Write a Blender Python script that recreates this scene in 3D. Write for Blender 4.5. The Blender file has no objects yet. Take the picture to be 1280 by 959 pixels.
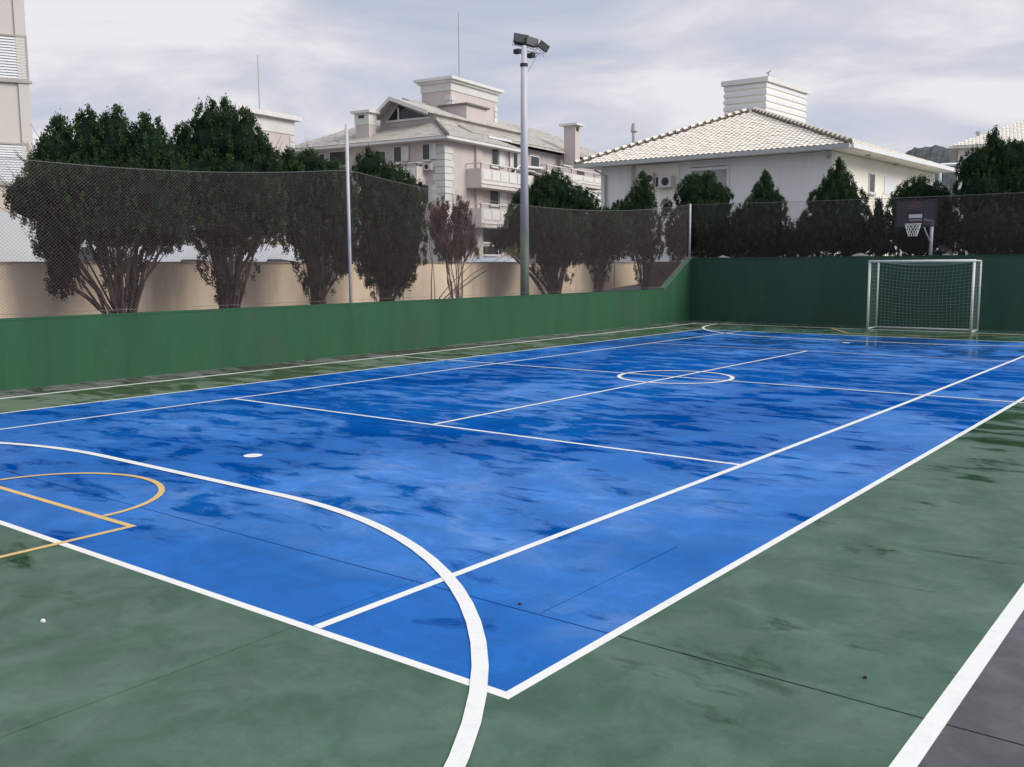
import bpy, math, random
import numpy as np
from mathutils import Vector, Matrix

# ------------------------------------------------------------------ camera
SC = bpy.context.scene
COL = SC.collection
W, H = 1280.0, 959.0
F = 1195.94
CAMP = np.array([13.598, -3.331, 1.9826])
YAW, PITCH, ROLL = -0.66, -0.122, -0.0052
FW = np.array([math.sin(YAW) * math.cos(PITCH), math.cos(YAW) * math.cos(PITCH), math.sin(PITCH)])
_r = np.array([math.cos(YAW), -math.sin(YAW), 0.0])
_u = np.cross(_r, FW)
RT = _r * math.cos(ROLL) + _u * math.sin(ROLL)
UP = -_r * math.sin(ROLL) + _u * math.cos(ROLL)
cd = bpy.data.cameras.new('camera')
cam = bpy.data.objects.new('camera', cd)
COL.objects.link(cam)
cam.matrix_world = Matrix(((RT[0], UP[0], -FW[0], CAMP[0]), (RT[1], UP[1], -FW[1], CAMP[1]), (RT[2], UP[2], -FW[2], CAMP[2]), (0, 0, 0, 1)))
cd.sensor_width = 36
cd.lens = 36 * F / W
cd.clip_end = 3000
cd.clip_start = 0.05
SC.camera = cam

# ------------------------------------------------------------------ light and sky
SC.view_settings.view_transform = 'Standard'
SC.view_settings.look = 'None'
SC.view_settings.exposure = 0.0
SC.view_settings.gamma = 1.0
SUN_EL, SUN_AZ = math.radians(32), math.radians(76)     # azimuth clockwise from +y
sd = bpy.data.lights.new('sun', 'SUN')
sd.energy = 2.6
sd.angle = math.radians(28)
sd.color = (1.0, 0.93, 0.83)
sun = bpy.data.objects.new('sun', sd)
COL.objects.link(sun)
sv = Vector((math.sin(SUN_AZ) * math.cos(SUN_EL), math.cos(SUN_AZ) * math.cos(SUN_EL), math.sin(SUN_EL)))
sun.rotation_euler = sv.to_track_quat('Z', 'Y').to_euler()
sun.location = (20, 20, 40)

world = bpy.data.worlds.new('World')
SC.world = world
world.use_nodes = True
wt = world.node_tree
wt.nodes.clear()


class NT:
    """tiny node helper"""
    def __init__(self, tree): self.t = tree
    def n(self, typ, ins=None, **props):
        nd = self.t.nodes.new(typ)
        for k, v in props.items(): setattr(nd, k, v)
        for k, v in (ins or {}).items():
            s = nd.inputs[k]
            if isinstance(v, bpy.types.NodeSocket): self.t.links.new(v, s)
            else: s.default_value = v
        return nd
    def m(self, op, a, b=0.0, c=None):
        ins = {0: a, 1: b}
        if c is not None: ins[2] = c
        return self.n('ShaderNodeMath', ins, operation=op).outputs[0]
    def vm(self, op, a, b):
        return self.n('ShaderNodeVectorMath', {0: a, 1: b}, operation=op).outputs[0]
    def mix(self, f, a, b, mode='MIX'):
        nd = self.n('ShaderNodeMix', data_type='RGBA', blend_type=mode)
        for i, v in ((0, f), (6, a), (7, b)):
            s = nd.inputs[i]
            if isinstance(v, bpy.types.NodeSocket): self.t.links.new(v, s)
            else: s.default_value = (tuple(v) + (1,)) if isinstance(v, (tuple, list)) and len(v) == 3 else v
        return nd.outputs[2]
    def noise(self, vec, scale, detail=4, rough=0.5, dist=0.0):
        return self.n('ShaderNodeTexNoise', {'Vector': vec, 'Scale': scale, 'Detail': detail, 'Roughness': rough, 'Distortion': dist}).outputs[0]
    def ramp(self, f, stops, interp='LINEAR'):
        nd = self.n('ShaderNodeValToRGB', {0: f})
        nd.color_ramp.interpolation = interp
        el = nd.color_ramp.elements
        while len(el) < len(stops): el.new(0.5)
        for e, (p, c) in zip(el, stops):
            e.position = p
            e.color = (c, c, c, 1) if isinstance(c, (int, float)) else tuple(c) + (1,)
        return nd.outputs[0]
    def map(self, f, a, b, c=0.0, d=1.0):
        return self.n('ShaderNodeMapRange', {0: f, 1: a, 2: b, 3: c, 4: d}).outputs[0]


w = NT(wt)
sky = w.n('ShaderNodeTexSky', sky_type='NISHITA', sun_disc=False, sun_elevation=SUN_EL, sun_rotation=SUN_AZ, air_density=1.2, dust_density=2.0)
tc = w.n('ShaderNodeTexCoord').outputs['Generated']
sx = w.n('ShaderNodeSeparateXYZ', {0: tc})
zz = w.m('ADD', w.m('MAXIMUM', sx.outputs[2], 0.0), 0.16)
pv = w.n('ShaderNodeCombineXYZ', {0: w.m('DIVIDE', sx.outputs[0], zz), 1: w.m('DIVIDE', sx.outputs[1], zz), 2: 0.0}).outputs[0]
n1 = w.noise(pv, 1.25, 7, 0.55, 0.5)
n2 = w.noise(w.vm('ADD', pv, (7.3, 2.1, 0)), 0.45, 4, 0.5, 0.4)
cl = w.m('ADD', w.m('MULTIPLY', n1, 0.62), w.m('MULTIPLY', n2, 0.38))
ccol = w.ramp(cl, [(0.38, (0.44, 0.50, 0.65)), (0.445, (0.54, 0.585, 0.71)), (0.51, (0.65, 0.67, 0.75)), (0.59, (0.85, 0.85, 0.89))])
# thin overcast is brighter on the side of the hidden sun
dt = w.n('ShaderNodeVectorMath', {0: tc, 1: tuple(sv)}, operation='DOT_PRODUCT').outputs['Value']
glow = w.map(dt, 0.2, 1.0, 0.97, 1.35)
gv = w.n('ShaderNodeCombineXYZ', {0: glow, 1: glow, 2: glow}).outputs[0]
ccol = w.mix(1.0, ccol, gv, 'MULTIPLY')
bg_sky = w.n('ShaderNodeBackground', {'Color': sky.outputs[0], 'Strength': 0.10})
bg_cloud = w.n('ShaderNodeBackground', {'Color': ccol, 'Strength': 1.0})
cover = w.map(cl, 0.30, 0.42, 0.80, 1.0)
ms = w.n('ShaderNodeMixShader', {0: cover, 1: bg_sky.outputs[0], 2: bg_cloud.outputs[0]})
w.n('ShaderNodeOutputWorld', {'Surface': ms.outputs[0]})


# ------------------------------------------------------------------ measuring helpers (photograph pixel -> place in the world)
def ray(px, py):
    return FW + RT * ((px - W / 2) / F) - UP * ((py - H / 2) / F)
def at(px, py, z):            # at depth z along the view
    return CAMP + ray(px, py) * z
def at_h(px, py, h):          # on the level plane z = h
    d = ray(px, py)
    return CAMP + d * ((h - CAMP[2]) / d[2])
def at_x(px, py, X):
    d = ray(px, py)
    return CAMP + d * ((X - CAMP[0]) / d[0])
def at_y(px, py, Y):
    d = ray(px, py)
    return CAMP + d * ((Y - CAMP[1]) / d[1])
def depth_of(p): return float(np.dot(np.array(p) - CAMP, FW))


class Face:
    """vertical plane through p with horizontal direction d; n points outwards (to the camera)"""
    def __init__(self, p, d):
        self.p = np.array([p[0], p[1], 0.0]); d = np.array([d[0], d[1], 0.0]); self.d = d / np.linalg.norm(d)
        n = np.array([self.d[1], -self.d[0], 0.0])
        if np.dot(CAMP - self.p, n) < 0: n = -n
        self.n = n
    def hit(self, px, py, off=0.0):
        r = ray(px, py); q = self.p + self.n * off
        t = np.dot(q - CAMP, self.n) / np.dot(r, self.n)
        X = CAMP + r * t
        return float(np.dot(X - self.p, self.d)), float(X[2])
    def P(self, s, h, off=0.0):
        q = self.p + self.d * s + self.n * off
        return np.array([q[0], q[1], h])
    def rect(self, x0, y0, x1, y1, off=0.0):   # pixel rectangle -> s0,s1,h0,h1
        xm, ym = (x0 + x1) / 2, (y0 + y1) / 2
        s0 = self.hit(x0, ym, off)[0]; s1 = self.hit(x1, ym, off)[0]
        h1 = self.hit(xm, y0, off)[1]; h0 = self.hit(xm, y1, off)[1]
        return min(s0, s1), max(s0, s1), h0, h1


# ------------------------------------------------------------------ mesh helpers
class MB:
    def __init__(self): self.v = []; self.f = []
    def poly(self, pts):
        b = len(self.v); self.v += [tuple(map(float, p)) for p in pts]; self.f.append(tuple(range(b, b + len(pts))))
        return self
    def hexa(self, p):        # 8 points: bottom 4 ring, top 4 ring
        b = len(self.v); self.v += [tuple(map(float, q)) for q in p]
        for f in ((0, 3, 2, 1), (4, 5, 6, 7), (0, 1, 5, 4), (1, 2, 6, 5), (2, 3, 7, 6), (3, 0, 4, 7)): self.f.append(tuple(b + i for i in f))
        return self
    def box(self, x0, x1, y0, y1, z0, z1):
        return self.hexa([(x0, y0, z0), (x1, y0, z0), (x1, y1, z0), (x0, y1, z0), (x0, y0, z1), (x1, y0, z1), (x1, y1, z1), (x0, y1, z1)])
    def fbox(self, fc, s0, s1, h0, h1, o0, o1):   # box on a Face between offsets o0..o1
        return self.hexa([fc.P(s0, h0, o0), fc.P(s1, h0, o0), fc.P(s1, h0, o1), fc.P(s0, h0, o1), fc.P(s0, h1, o0), fc.P(s1, h1, o0), fc.P(s1, h1, o1), fc.P(s0, h1, o1)])
    def slab(self, pts, t):   # polygon with thickness t downwards
        n = len(pts); b = len(self.v)
        self.v += [tuple(map(float, p)) for p in pts] + [(float(p[0]), float(p[1]), float(p[2]) - t) for p in pts]
        self.f.append(tuple(range(b, b + n))); self.f.append(tuple(range(b + 2 * n - 1, b + n - 1, -1)))
        for i in range(n): j = (i + 1) % n; self.f.append((b + i, b + n + i, b + n + j, b + j))
        return self
    def tube(self, pts, rad, k=8, cap=True):
        pts = [Vector(p) for p in pts]
        rs = rad if isinstance(rad, (list, tuple)) else [rad] * len(pts)
        b = len(self.v); n = len(pts)
        ref = None
        for i, p in enumerate(pts):
            t = (pts[min(i + 1, n - 1)] - pts[max(i - 1, 0)]).normalized()
            if ref is None: ref = Vector((0, 0, 1)) if abs(t.z) < 0.9 else Vector((1, 0, 0))
            a = t.cross(ref).normalized(); c = t.cross(a).normalized()
            for j in range(k):
                g = 2 * math.pi * j / k
                self.v.append(tuple(p + (a * math.cos(g) + c * math.sin(g)) * rs[i]))
        for i in range(n - 1):
            for j in range(k):
                j2 = (j + 1) % k
                self.f.append((b + i * k + j, b + i * k + j2, b + (i + 1) * k + j2, b + (i + 1) * k + j))
        if cap:
            self.f.append(tuple(b + j for j in range(k))[::-1]); self.f.append(tuple(b + (n - 1) * k + j for j in range(k)))
        return self
    def build(self, name, mat, parent=None, smooth=False, origin=None):
        me = bpy.data.meshes.new(name)
        v = self.v
        o = bpy.data.objects.new(name, me)
        COL.objects.link(o)
        if origin is None and parent is not None: origin = parent.get('_o')
        if origin is None and parent is None and v:
            a = np.array(v); mn, mx = a.min(0), a.max(0)
            origin = ((mn[0] + mx[0]) / 2, (mn[1] + mx[1]) / 2, mn[2])
        if origin is not None:
            ox, oy, oz = origin
            v = [(x - ox, y - oy, z - oz) for x, y, z in v]
        me.from_pydata(v, [], self.f)
        me.materials.append(mat)
        if smooth: me.shade_smooth()
        if parent is not None: o.parent = parent; o['_o'] = tuple(origin)
        else: o.location = origin; o['_o'] = tuple(origin)
        me.validate()
        return o


def thing(name, label, cat, loc, group=None):
    o = bpy.data.objects.new(name, None); COL.objects.link(o)
    o.location = tuple(map(float, loc)); o.empty_display_size = 0.3
    o['label'] = label; o['category'] = cat
    if group: o['group'] = group
    o['_o'] = tuple(map(float, loc))
    return o
def tag(o, label, cat, group=None):
    o['label'] = label; o['category'] = cat
    if group: o['group'] = group
    return o
def struct(o): o['kind'] = 'structure'; return o
def stuff(o): o['kind'] = 'stuff'; return o


# ------------------------------------------------------------------ materials
def mat(name, col, rough=0.6, var=0.15, scale=3.0, bump=0.0, bscale=40.0, metal=0.0, spec=0.5, streak=False, dirt=None, marks=None):
    m = bpy.data.materials.new(name); m.use_nodes = True
    t = m.node_tree; t.nodes.clear(); k = NT(t)
    pos = k.n('ShaderNodeNewGeometry').outputs['Position']
    vec = pos
    if streak: vec = k.vm('MULTIPLY', pos, (1.0, 1.0, 0.18))
    nz = k.noise(vec, scale, 6, 0.6)
    f = k.map(nz, 0.3, 0.7, 1 - var, 1 + var)
    fv = k.n('ShaderNodeCombineXYZ', {0: f, 1: f, 2: f}).outputs[0]
    c = k.mix(1.0, col, fv, 'MULTIPLY')
    if dirt:
        dn = k.noise(k.vm('MULTIPLY', pos, (1.3, 1.3, 0.35)), 1.1, 7, 0.65)
        c = k.mix(k.map(dn, 0.52, 0.72, 0, dirt[1]), c, dirt[0])
    if marks:
        mk = k.noise(k.vm('ADD', pos, (4, 8, 2)), 6.5, 5, 0.7)
        c = k.mix(k.map(mk, 0.62, 0.70, 0, 0.5), c, marks)
        dr = k.noise(k.vm('MULTIPLY', pos, (7.0, 7.0, 0.5)), 1.0, 5, 0.7)
        c = k.mix(k.map(dr, 0.55, 0.75, 0, 0.2), c, tuple(x * 0.45 for x in col))
    b = k.n('ShaderNodeBsdfPrincipled', {'Base Color': c, 'Roughness': rough, 'Metallic': metal, 'Specular IOR Level': spec})
    if bump:
        bn = k.noise(pos, bscale, 4, 0.6)
        t.links.new(k.n('ShaderNodeBump', {'Height': bn, 'Strength': bump, 'Distance': 0.02}).outputs[0], b.inputs['Normal'])
    k.n('ShaderNodeOutputMaterial', {'Surface': b.outputs[0]})
    return m


def leafmat(name, ca, cb, cc, browning=None):
    """foliage: tint attribute picks between three leaf colours; leaves let a little light through"""
    m = bpy.data.materials.new(name); m.use_nodes = True
    t = m.node_tree; t.nodes.clear(); k = NT(t)
    a = k.n('ShaderNodeAttribute', attribute_name='tint').outputs['Fac']
    c = k.ramp(a, [(0.0, ca), (0.5, cb), (1.0, cc)])
    d = k.n('ShaderNodeBsdfDiffuse', {'Color': c, 'Roughness': 0.5})
    tr = k.n('ShaderNodeBsdfTranslucent', {'Color': c})
    ms_ = k.n('ShaderNodeMixShader', {0: 0.18, 1: d.outputs[0], 2: tr.outputs[0]})
    k.n('ShaderNodeOutputMaterial', {'Surface': ms_.outputs[0]})
    return m


def floor_material():
    m = bpy.data.materials.new('court_paint'); m.use_nodes = True
    t = m.node_tree; t.nodes.clear(); k = NT(t)
    pos = k.n('ShaderNodeNewGeometry').outputs['Position']
    s = k.n('ShaderNodeSeparateXYZ', {0: pos})
    X, Y = s.outputs[0], s.outputs[1]
    gt = lambda a, b: k.m('GREATER_THAN', a, b)
    lt = lambda a, b: k.m('LESS_THAN', a, b)
    inb = k.m('MULTIPLY', k.m('MULTIPLY', gt(X, 0.0), lt(X, 10.985)), k.m('MULTIPLY', gt(Y, 0.0), lt(Y, 23.77)))
    asph = k.m('MAXIMUM', gt(X, 12.66), lt(X, -1.62))
    # paint colours with roller / blotch variation
    big = k.noise(pos, 0.55, 6, 0.6)
    mid = k.noise(k.vm('ADD', pos, (31, 5, 0)), 2.2, 7, 0.62, 0.7)
    fine = k.noise(pos, 26, 5, 0.7)
    blue = k.mix(k.map(big, 0.3, 0.7), (0.005, 0.112, 0.41), (0.011, 0.142, 0.49))
    green = k.mix(k.map(mid, 0.38, 0.62), (0.060, 0.122, 0.082), (0.092, 0.158, 0.118))
    grey = k.mix(k.map(mid, 0.38, 0.62), (0.085, 0.088, 0.098), (0.12, 0.122, 0.132))
    lgrey = k.mix(k.map(mid, 0.38, 0.62), (0.12, 0.13, 0.12), (0.22, 0.21, 0.2))
    grey = k.mix(lt(X, 0.0), grey, lgrey)
    c = k.mix(inb, green, blue)
    c = k.mix(k.m('MULTIPLY', lt(X, 0.0), 0.5), c, (0.20, 0.23, 0.16))
    c = k.mix(asph, c, grey)
    # paler tone: broad cloudy areas plus a finer pattern, more with Y
    pale_noise = k.noise(k.vm('MULTIPLY', pos, (0.9, 1.3, 1.0)), 1.3, 8, 0.68, 1.0)
    broad = k.noise(k.vm('ADD', pos, (3, 40, 0)), 0.30, 3, 0.5, 0.3)
    bias = k.map(Y, 0.3, 3.5, -0.12, 0.06)
    bf = k.map(k.m('ADD', broad, bias), 0.44, 0.62)
    c = k.mix(k.m('MULTIPLY', k.m('MULTIPLY', bf, inb), k.map(pale_noise, 0.3, 0.62, 0.35, 1.0)), c, (0.055, 0.215, 0.60))
    palef = k.m('MULTIPLY', k.m('MULTIPLY', k.map(pale_noise, 0.52, 0.74, 0.0, 0.28), bf), k.map(Y, 1.0, 12.0, 1.0, 0.3))
    c = k.mix(k.m('MULTIPLY', palef, k.map(inb, 0, 1, 0.5, 1.0)), c, (0.36, 0.44, 0.56))
    # overlapping coats and dried tide marks with readable edges
    e1 = k.map(k.noise(k.vm('ADD', pos, (5, 5, 0)), 1.5, 6, 0.6, 0.6), 0.485, 0.505)
    e2 = k.map(k.noise(k.vm('ADD', pos, (15, 25, 0)), 2.6, 6, 0.62, 0.5), 0.53, 0.55)
    e3 = k.map(k.noise(k.vm('ADD', pos, (35, 5, 0)), 0.8, 7, 0.62, 0.5), 0.55, 0.565)
    ef = k.m('ADD', 0.93, k.m('ADD', k.m('MULTIPLY', e1, 0.07), k.m('ADD', k.m('MULTIPLY', e2, 0.08), k.m('MULTIPLY', e3, 0.07))))
    c = k.mix(1.0, c, k.n('ShaderNodeCombineXYZ', {0: ef, 1: ef, 2: ef}).outputs[0], 'MULTIPLY')
    # grit, scuffs and small dark stains
    grit = k.noise(pos, 140, 3, 0.7)
    c = k.mix(k.map(grit, 0.60, 0.75, 0, 0.22), c, (0.02, 0.03, 0.03))
    st = k.noise(k.vm('ADD', pos, (9, 3, 0)), 3.4, 6, 0.75, 0.4)
    c = k.mix(k.map(st, 0.66, 0.74, 0, 0.35), c, k.mix(1.0, c, (0.4, 0.45, 0.45), 'MULTIPLY'))
    # wet patches: thresholded noise, much wetter far away
    wn = k.noise(k.vm('MULTIPLY', pos, (0.62, 1.35, 1.0)), 2.0, 7, 0.64, 0.45)
    wn2 = k.noise(k.vm('ADD', pos, (11, 17, 0)), 0.42, 3, 0.55, 0.3)
    rightdry = k.m('MULTIPLY', k.map(X, 6.5, 10.5, 0.0, 0.12), k.map(Y, 6.0, 12.0, 1.0, 0.0))
    thr = k.m('ADD', k.m('SUBTRACT', k.map(Y, -0.5, 5.5, 0.61, 0.478), k.map(wn2, 0.35, 0.65, -0.09, 0.09)), rightdry)
    wet = k.map(k.m('SUBTRACT', wn, thr), -0.05, 0.055)
    damp = k.map(k.m('SUBTRACT', wn, thr), -0.12, 0.02)
    dark = k.mix(1.0, c, (0.06, 0.45, 0.62), 'MULTIPLY')
    dark = k.mix(inb, k.mix(1.0, c, (0.32, 0.42, 0.30), 'MULTIPLY'), dark)
    c = k.mix(k.m('MULTIPLY', wet, 0.95), c, dark)
    fc = k.map(fine, 0.3, 0.7, 0.94, 1.06)
    c = k.mix(1.0, c, k.n('ShaderNodeCombineXYZ', {0: fc, 1: fc, 2: fc}).outputs[0], 'MULTIPLY')
    puddle = k.map(Y, 16.0, 21.0, 0.0, 0.22)   # standing water only towards the far goal
    rough = k.m('SUBTRACT', k.map(Y, 16.0, 21.0, 0.52, 0.46), k.m('ADD', k.m('MULTIPLY', damp, 0.10), k.m('MULTIPLY', wet, k.map(Y, 16.0, 21.0, 0.05, 0.26))))
    b = k.n('ShaderNodeBsdfPrincipled', {'Base Color': c, 'Roughness': rough, 'Specular IOR Level': k.mix(wet, (0.13, 0.13, 0.13), k.n('ShaderNodeCombineXYZ', {0: puddle, 1: puddle, 2: puddle}).outputs[0])})
    hb = k.m('MULTIPLY', k.noise(pos, 90, 4, 0.6), k.map(wet, 0, 1, 1.0, 0.08))
    b2 = k.n('ShaderNodeBump', {'Height': hb, 'Strength': 0.25, 'Distance': 0.004})
    t.links.new(b2.outputs[0], b.inputs['Normal'])
    k.n('ShaderNodeOutputMaterial', {'Surface': b.outputs[0]})
    return m


def line_material(name, col):
    m = bpy.data.materials.new(name); m.use_nodes = True
    t = m.node_tree; t.nodes.clear(); k = NT(t)
    pos = k.n('ShaderNodeNewGeometry').outputs['Position']
    nz = k.noise(pos, 7, 7, 0.7)
    c = k.mix(k.map(nz, 0.5, 0.75, 0, 0.35), col, tuple(x * 0.6 for x in col))
    c = k.mix(k.map(k.noise(pos, 60, 5, 0.75), 0.60, 0.72, 0, 0.4), c, (0.30, 0.36, 0.42))
    b = k.n('ShaderNodeBsdfPrincipled', {'Base Color': c, 'Roughness': 0.45, 'Specular IOR Level': 0.3})
    k.n('ShaderNodeOutputMaterial', {'Surface': b.outputs[0]})
    return m


M = dict(
    floor=floor_material(),
    white_line=line_material('white_line_paint', (0.84, 0.85, 0.82)),
    yellow_line=line_material('yellow_line_paint', (0.72, 0.50, 0.20)),
    void=mat('joint_shadow_concrete', (0.02, 0.02, 0.02), 0.9),
    green_wall=mat('green_wall_paint', (0.014, 0.082, 0.036), 0.8, 0.16, 1.6, 0.25, 30, streak=True, dirt=((0.035, 0.075, 0.05), 0.55), marks=(0.045, 0.10, 0.065)),
    green_wall_back=mat('shaded_green_wall_paint', (0.016, 0.064, 0.042), 0.65, 0.16, 1.2, 0.25, 30, streak=True, dirt=((0.03, 0.11, 0.06), 0.4), marks=(0.03, 0.085, 0.06)),  # darker copy of the wall green, shade of the unlit side in the colour
    green_cap=mat('worn_green_cap', (0.08, 0.15, 0.10), 0.7, 0.25, 5),
    beige=mat('beige_render', (0.68, 0.55, 0.42), 0.85, 0.12, 1.2, 0.3, 25, streak=True, dirt=((0.26, 0.19, 0.14), 0.5)),
    beige_cap=mat('beige_cap', (0.30, 0.25, 0.21), 0.85, 0.2, 4),
    earth=mat('garden_earth', (0.085, 0.07, 0.05), 0.95, 0.35, 3, 0.8, 20),
    terrain=mat('street_ground', (0.14, 0.14, 0.13), 0.9, 0.25, 0.3),
    wire=mat('chain_link_wire', (0.15, 0.12, 0.125), 0.6, 0.15, 4, metal=0.0),
    topwire=mat('top_wire_grey', (0.20, 0.195, 0.19), 0.6, 0.1, 4),
    galv=mat('galvanised_white', (0.52, 0.52, 0.58), 0.45, 0.1, 6),
    pole_white=mat('pole_white_paint', (0.50, 0.50, 0.55), 0.5, 0.10, 5, streak=True),
    pole_green=mat('pole_green_paint', (0.09, 0.13, 0.10), 0.55, 0.15, 5),
    dark_metal=mat('dark_metal', (0.028, 0.028, 0.035), 0.75, 0.2, 8),
    lamp_glass=mat('lamp_glass', (0.035, 0.038, 0.045), 0.5, 0.1, 8),
    goal_white=mat('goal_white_paint', (0.68, 0.72, 0.70), 0.4, 0.12, 7),
    net=mat('net_cord', (0.22, 0.30, 0.26), 0.8, 0.1, 5),
    net_white=mat('hoop_net_cord', (0.75, 0.75, 0.75), 0.8, 0.1, 5),
    board=mat('smoky_backboard', (0.045, 0.043, 0.055), 0.15, 0.1, 5),
    board_black=mat('backboard_frame_black', (0.012, 0.012, 0.02), 0.4),
    board_white=mat('backboard_white_print', (0.50, 0.50, 0.56), 0.4),
    board_blue=mat('backboard_grey_blue_print', (0.18, 0.18, 0.24), 0.4),
    red=mat('red_print', (0.20, 0.05, 0.055), 0.4),
    rim=mat('rim_paint', (0.55, 0.30, 0.30), 0.4),
    tower_wall=mat('cream_tower_render', (0.60, 0.565, 0.535), 0.85, 0.05, 0.7, 0.15, 20, streak=True),
    tower_yellow=mat('pale_yellow_band', (0.60, 0.56, 0.46), 0.85, 0.06, 1),
    tower_white=mat('white_base_render', (0.60, 0.62, 0.64), 0.8, 0.05, 1),
    shutter=mat('white_shutter', (0.74, 0.76, 0.78), 0.5, 0.05, 3),
    alu=mat('window_frame_grey', (0.40, 0.38, 0.36), 0.5, 0.1, 3),
    glass=mat('dark_window_glass', (0.025, 0.028, 0.035), 0.12, 0.2, 1.5),
    pink=mat('pink_render', (0.54, 0.485, 0.465), 0.85, 0.06, 0.5, streak=True, dirt=((0.42, 0.35, 0.34), 0.4)),
    pinkdark=mat('mauve_render', (0.46, 0.41, 0.415), 0.85, 0.07, 0.5, streak=True),
    quoin=mat('off_white_quoin', (0.62, 0.62, 0.60), 0.8, 0.06, 1.5),
    trim=mat('white_trim', (0.68, 0.67, 0.65), 0.7, 0.07, 1.5),
    balcony=mat('cream_balcony', (0.62, 0.57, 0.54), 0.8, 0.06, 1.0, streak=True),
    gtile=mat('weathered_grey_tile', (0.47, 0.445, 0.415), 0.9, 0.18, 1.4, 0.4, 8, dirt=((0.27, 0.26, 0.24), 0.6)),
    gtile_dark=mat('dark_tile_edge', (0.16, 0.145, 0.14), 0.9, 0.2, 3),
    wtile=mat('white_roof_tile', (0.84, 0.79, 0.70), 0.8, 0.08, 2.2, dirt=((0.66, 0.61, 0.51), 0.4)),
    wtile_dark=mat('roof_underlay', (0.33, 0.29, 0.24), 0.9),
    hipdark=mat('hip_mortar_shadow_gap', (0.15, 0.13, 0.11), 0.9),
    house_white=mat('shaded_white_house_render', (0.74, 0.76, 0.77), 0.8, 0.05, 0.6, 0.15, 12, streak=True, dirt=((0.50, 0.52, 0.54), 0.35)),  # cool tone of the shaded house front is painted into this white
    house_cream=mat('lit_cream_house_render', (0.84, 0.82, 0.73), 0.8, 0.05, 0.6, streak=True),  # cream, with the lit look of the house side painted in
    gutter=mat('grey_gutter', (0.42, 0.44, 0.44), 0.5, 0.1, 3),
    recess=mat('recess_grey', (0.36, 0.37, 0.38), 0.7, 0.1, 1),
    ac=mat('ac_casing', (0.52, 0.49, 0.49), 0.5, 0.1, 3),
    car_white=mat('car_white_paint', (0.62, 0.65, 0.70), 0.25, 0.03, 2),
    car_silver=mat('car_silver_paint', (0.42, 0.48, 0.56), 0.25, 0.03, 2),
    rubber=mat('tyre_rubber', (0.02, 0.02, 0.02), 0.9),
    bark=mat('reddish_bark', (0.048, 0.029, 0.027), 0.9, 0.35, 9, 0.6, 40),
    twig=mat('grey_brown_twig', (0.15, 0.105, 0.095), 0.9, 0.35, 9),
    rock=mat('pale_rock', (0.42, 0.42, 0.40), 0.9, 0.25, 6, 0.6, 15),
    hill=mat('wooded_hill', (0.050, 0.062, 0.068), 1.0, 0.55, 0.22),
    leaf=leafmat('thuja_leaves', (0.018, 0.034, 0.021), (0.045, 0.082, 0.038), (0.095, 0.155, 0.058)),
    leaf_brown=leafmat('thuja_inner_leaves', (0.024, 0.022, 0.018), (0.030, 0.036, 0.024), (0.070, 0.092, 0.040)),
    leaf_red=leafmat('dry_red_leaves', (0.10, 0.045, 0.040), (0.15, 0.075, 0.06), (0.14, 0.15, 0.06)),
    leaf_pale=leafmat('yellowish_leaves', (0.10, 0.13, 0.04), (0.14, 0.17, 0.06), (0.22, 0.22, 0.10)),
)

_t = M['board'].node_tree; _k = NT(_t)      # smoky acrylic lets a little of the hedge show through
_p = [n for n in _t.nodes if n.type == 'BSDF_PRINCIPLED'][0]; _o = [n for n in _t.nodes if n.type == 'OUTPUT_MATERIAL'][0]
_m = _k.n('ShaderNodeMixShader', {0: 0.38, 1: _p.outputs[0], 2: _k.n('ShaderNodeBsdfTransparent', {'Color': (0.85, 0.85, 0.88, 1)}).outputs[0]})
_t.links.new(_m.outputs[0], _o.inputs['Surface'])

# ------------------------------------------------------------------ ground, terrain, court floor
WX, WY = -2.50, 27.9          # court-side faces of the two green walls
def terrain():
    xs = [-900, -250, -60, -6.95, -2.66, 24, 60, 250, 900]
    ys = [-500, -120, -12, 25.0, 28.06, 34, 60, 140, 400, 1200]
    def hz(x, y):
        if x <= -6.9: return 0.95
        if x <= -2.6: return 0.55 if y < 29 else 2.05
        if y >= 28: return 2.05
        return 0.0
    v = [(x, y, hz(x, y)) for y in ys for x in xs]; f = []; n = len(xs)
    for j in range(len(ys) - 1):
        for i in range(n - 1):
            if xs[i] == -2.66 and -12 <= ys[j] < 28: continue
            a = j * n + i; f.append((a, a + 1, a + n + 1, a + n))
    b = MB(); b.v = v; b.f = f
    return struct(b.build('ground', M['terrain'], origin=(0, 0, 0)))
terrain()
struct(MB().box(WX - 4.38, WX - 0.17, -11, 28.0, 0.2, 0.62).build('planting_bed', M['earth']))
struct(MB().box(WX - 2.0, 23.5, 28.12, 33.8, 1.2, 2.12).build('planting_bed', M['earth']))

court = struct(MB().box(WX - 0.02, 23.9, -11.9, WY + 0.02, -0.35, -0.05).build('court_base', M['void'], origin=(0, 0, 0)))
def slab(x0, x1, y0, y1):
    e = 0.0065
    b = MB(); b.box(x0 + e, x1 - e, y0 + e, y1 - e, -0.05, 0.0)
    return b.build('concrete_slab', M['floor'], court)
G = 0.0
slab(WX, 9.5, -11.9, 0.93); slab(9.5, 23.9, -11.9, 0.93)
slab(WX, 9.5, 0.93, 2.6); slab(9.5, 10.47, 0.93, 2.6); slab(10.47, 23.9, 0.93, 2.6)
MB().box(WX, 23.9, 2.590, WY, -0.05, -0.0005).build('concrete_slab', M['floor'], court)

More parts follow.
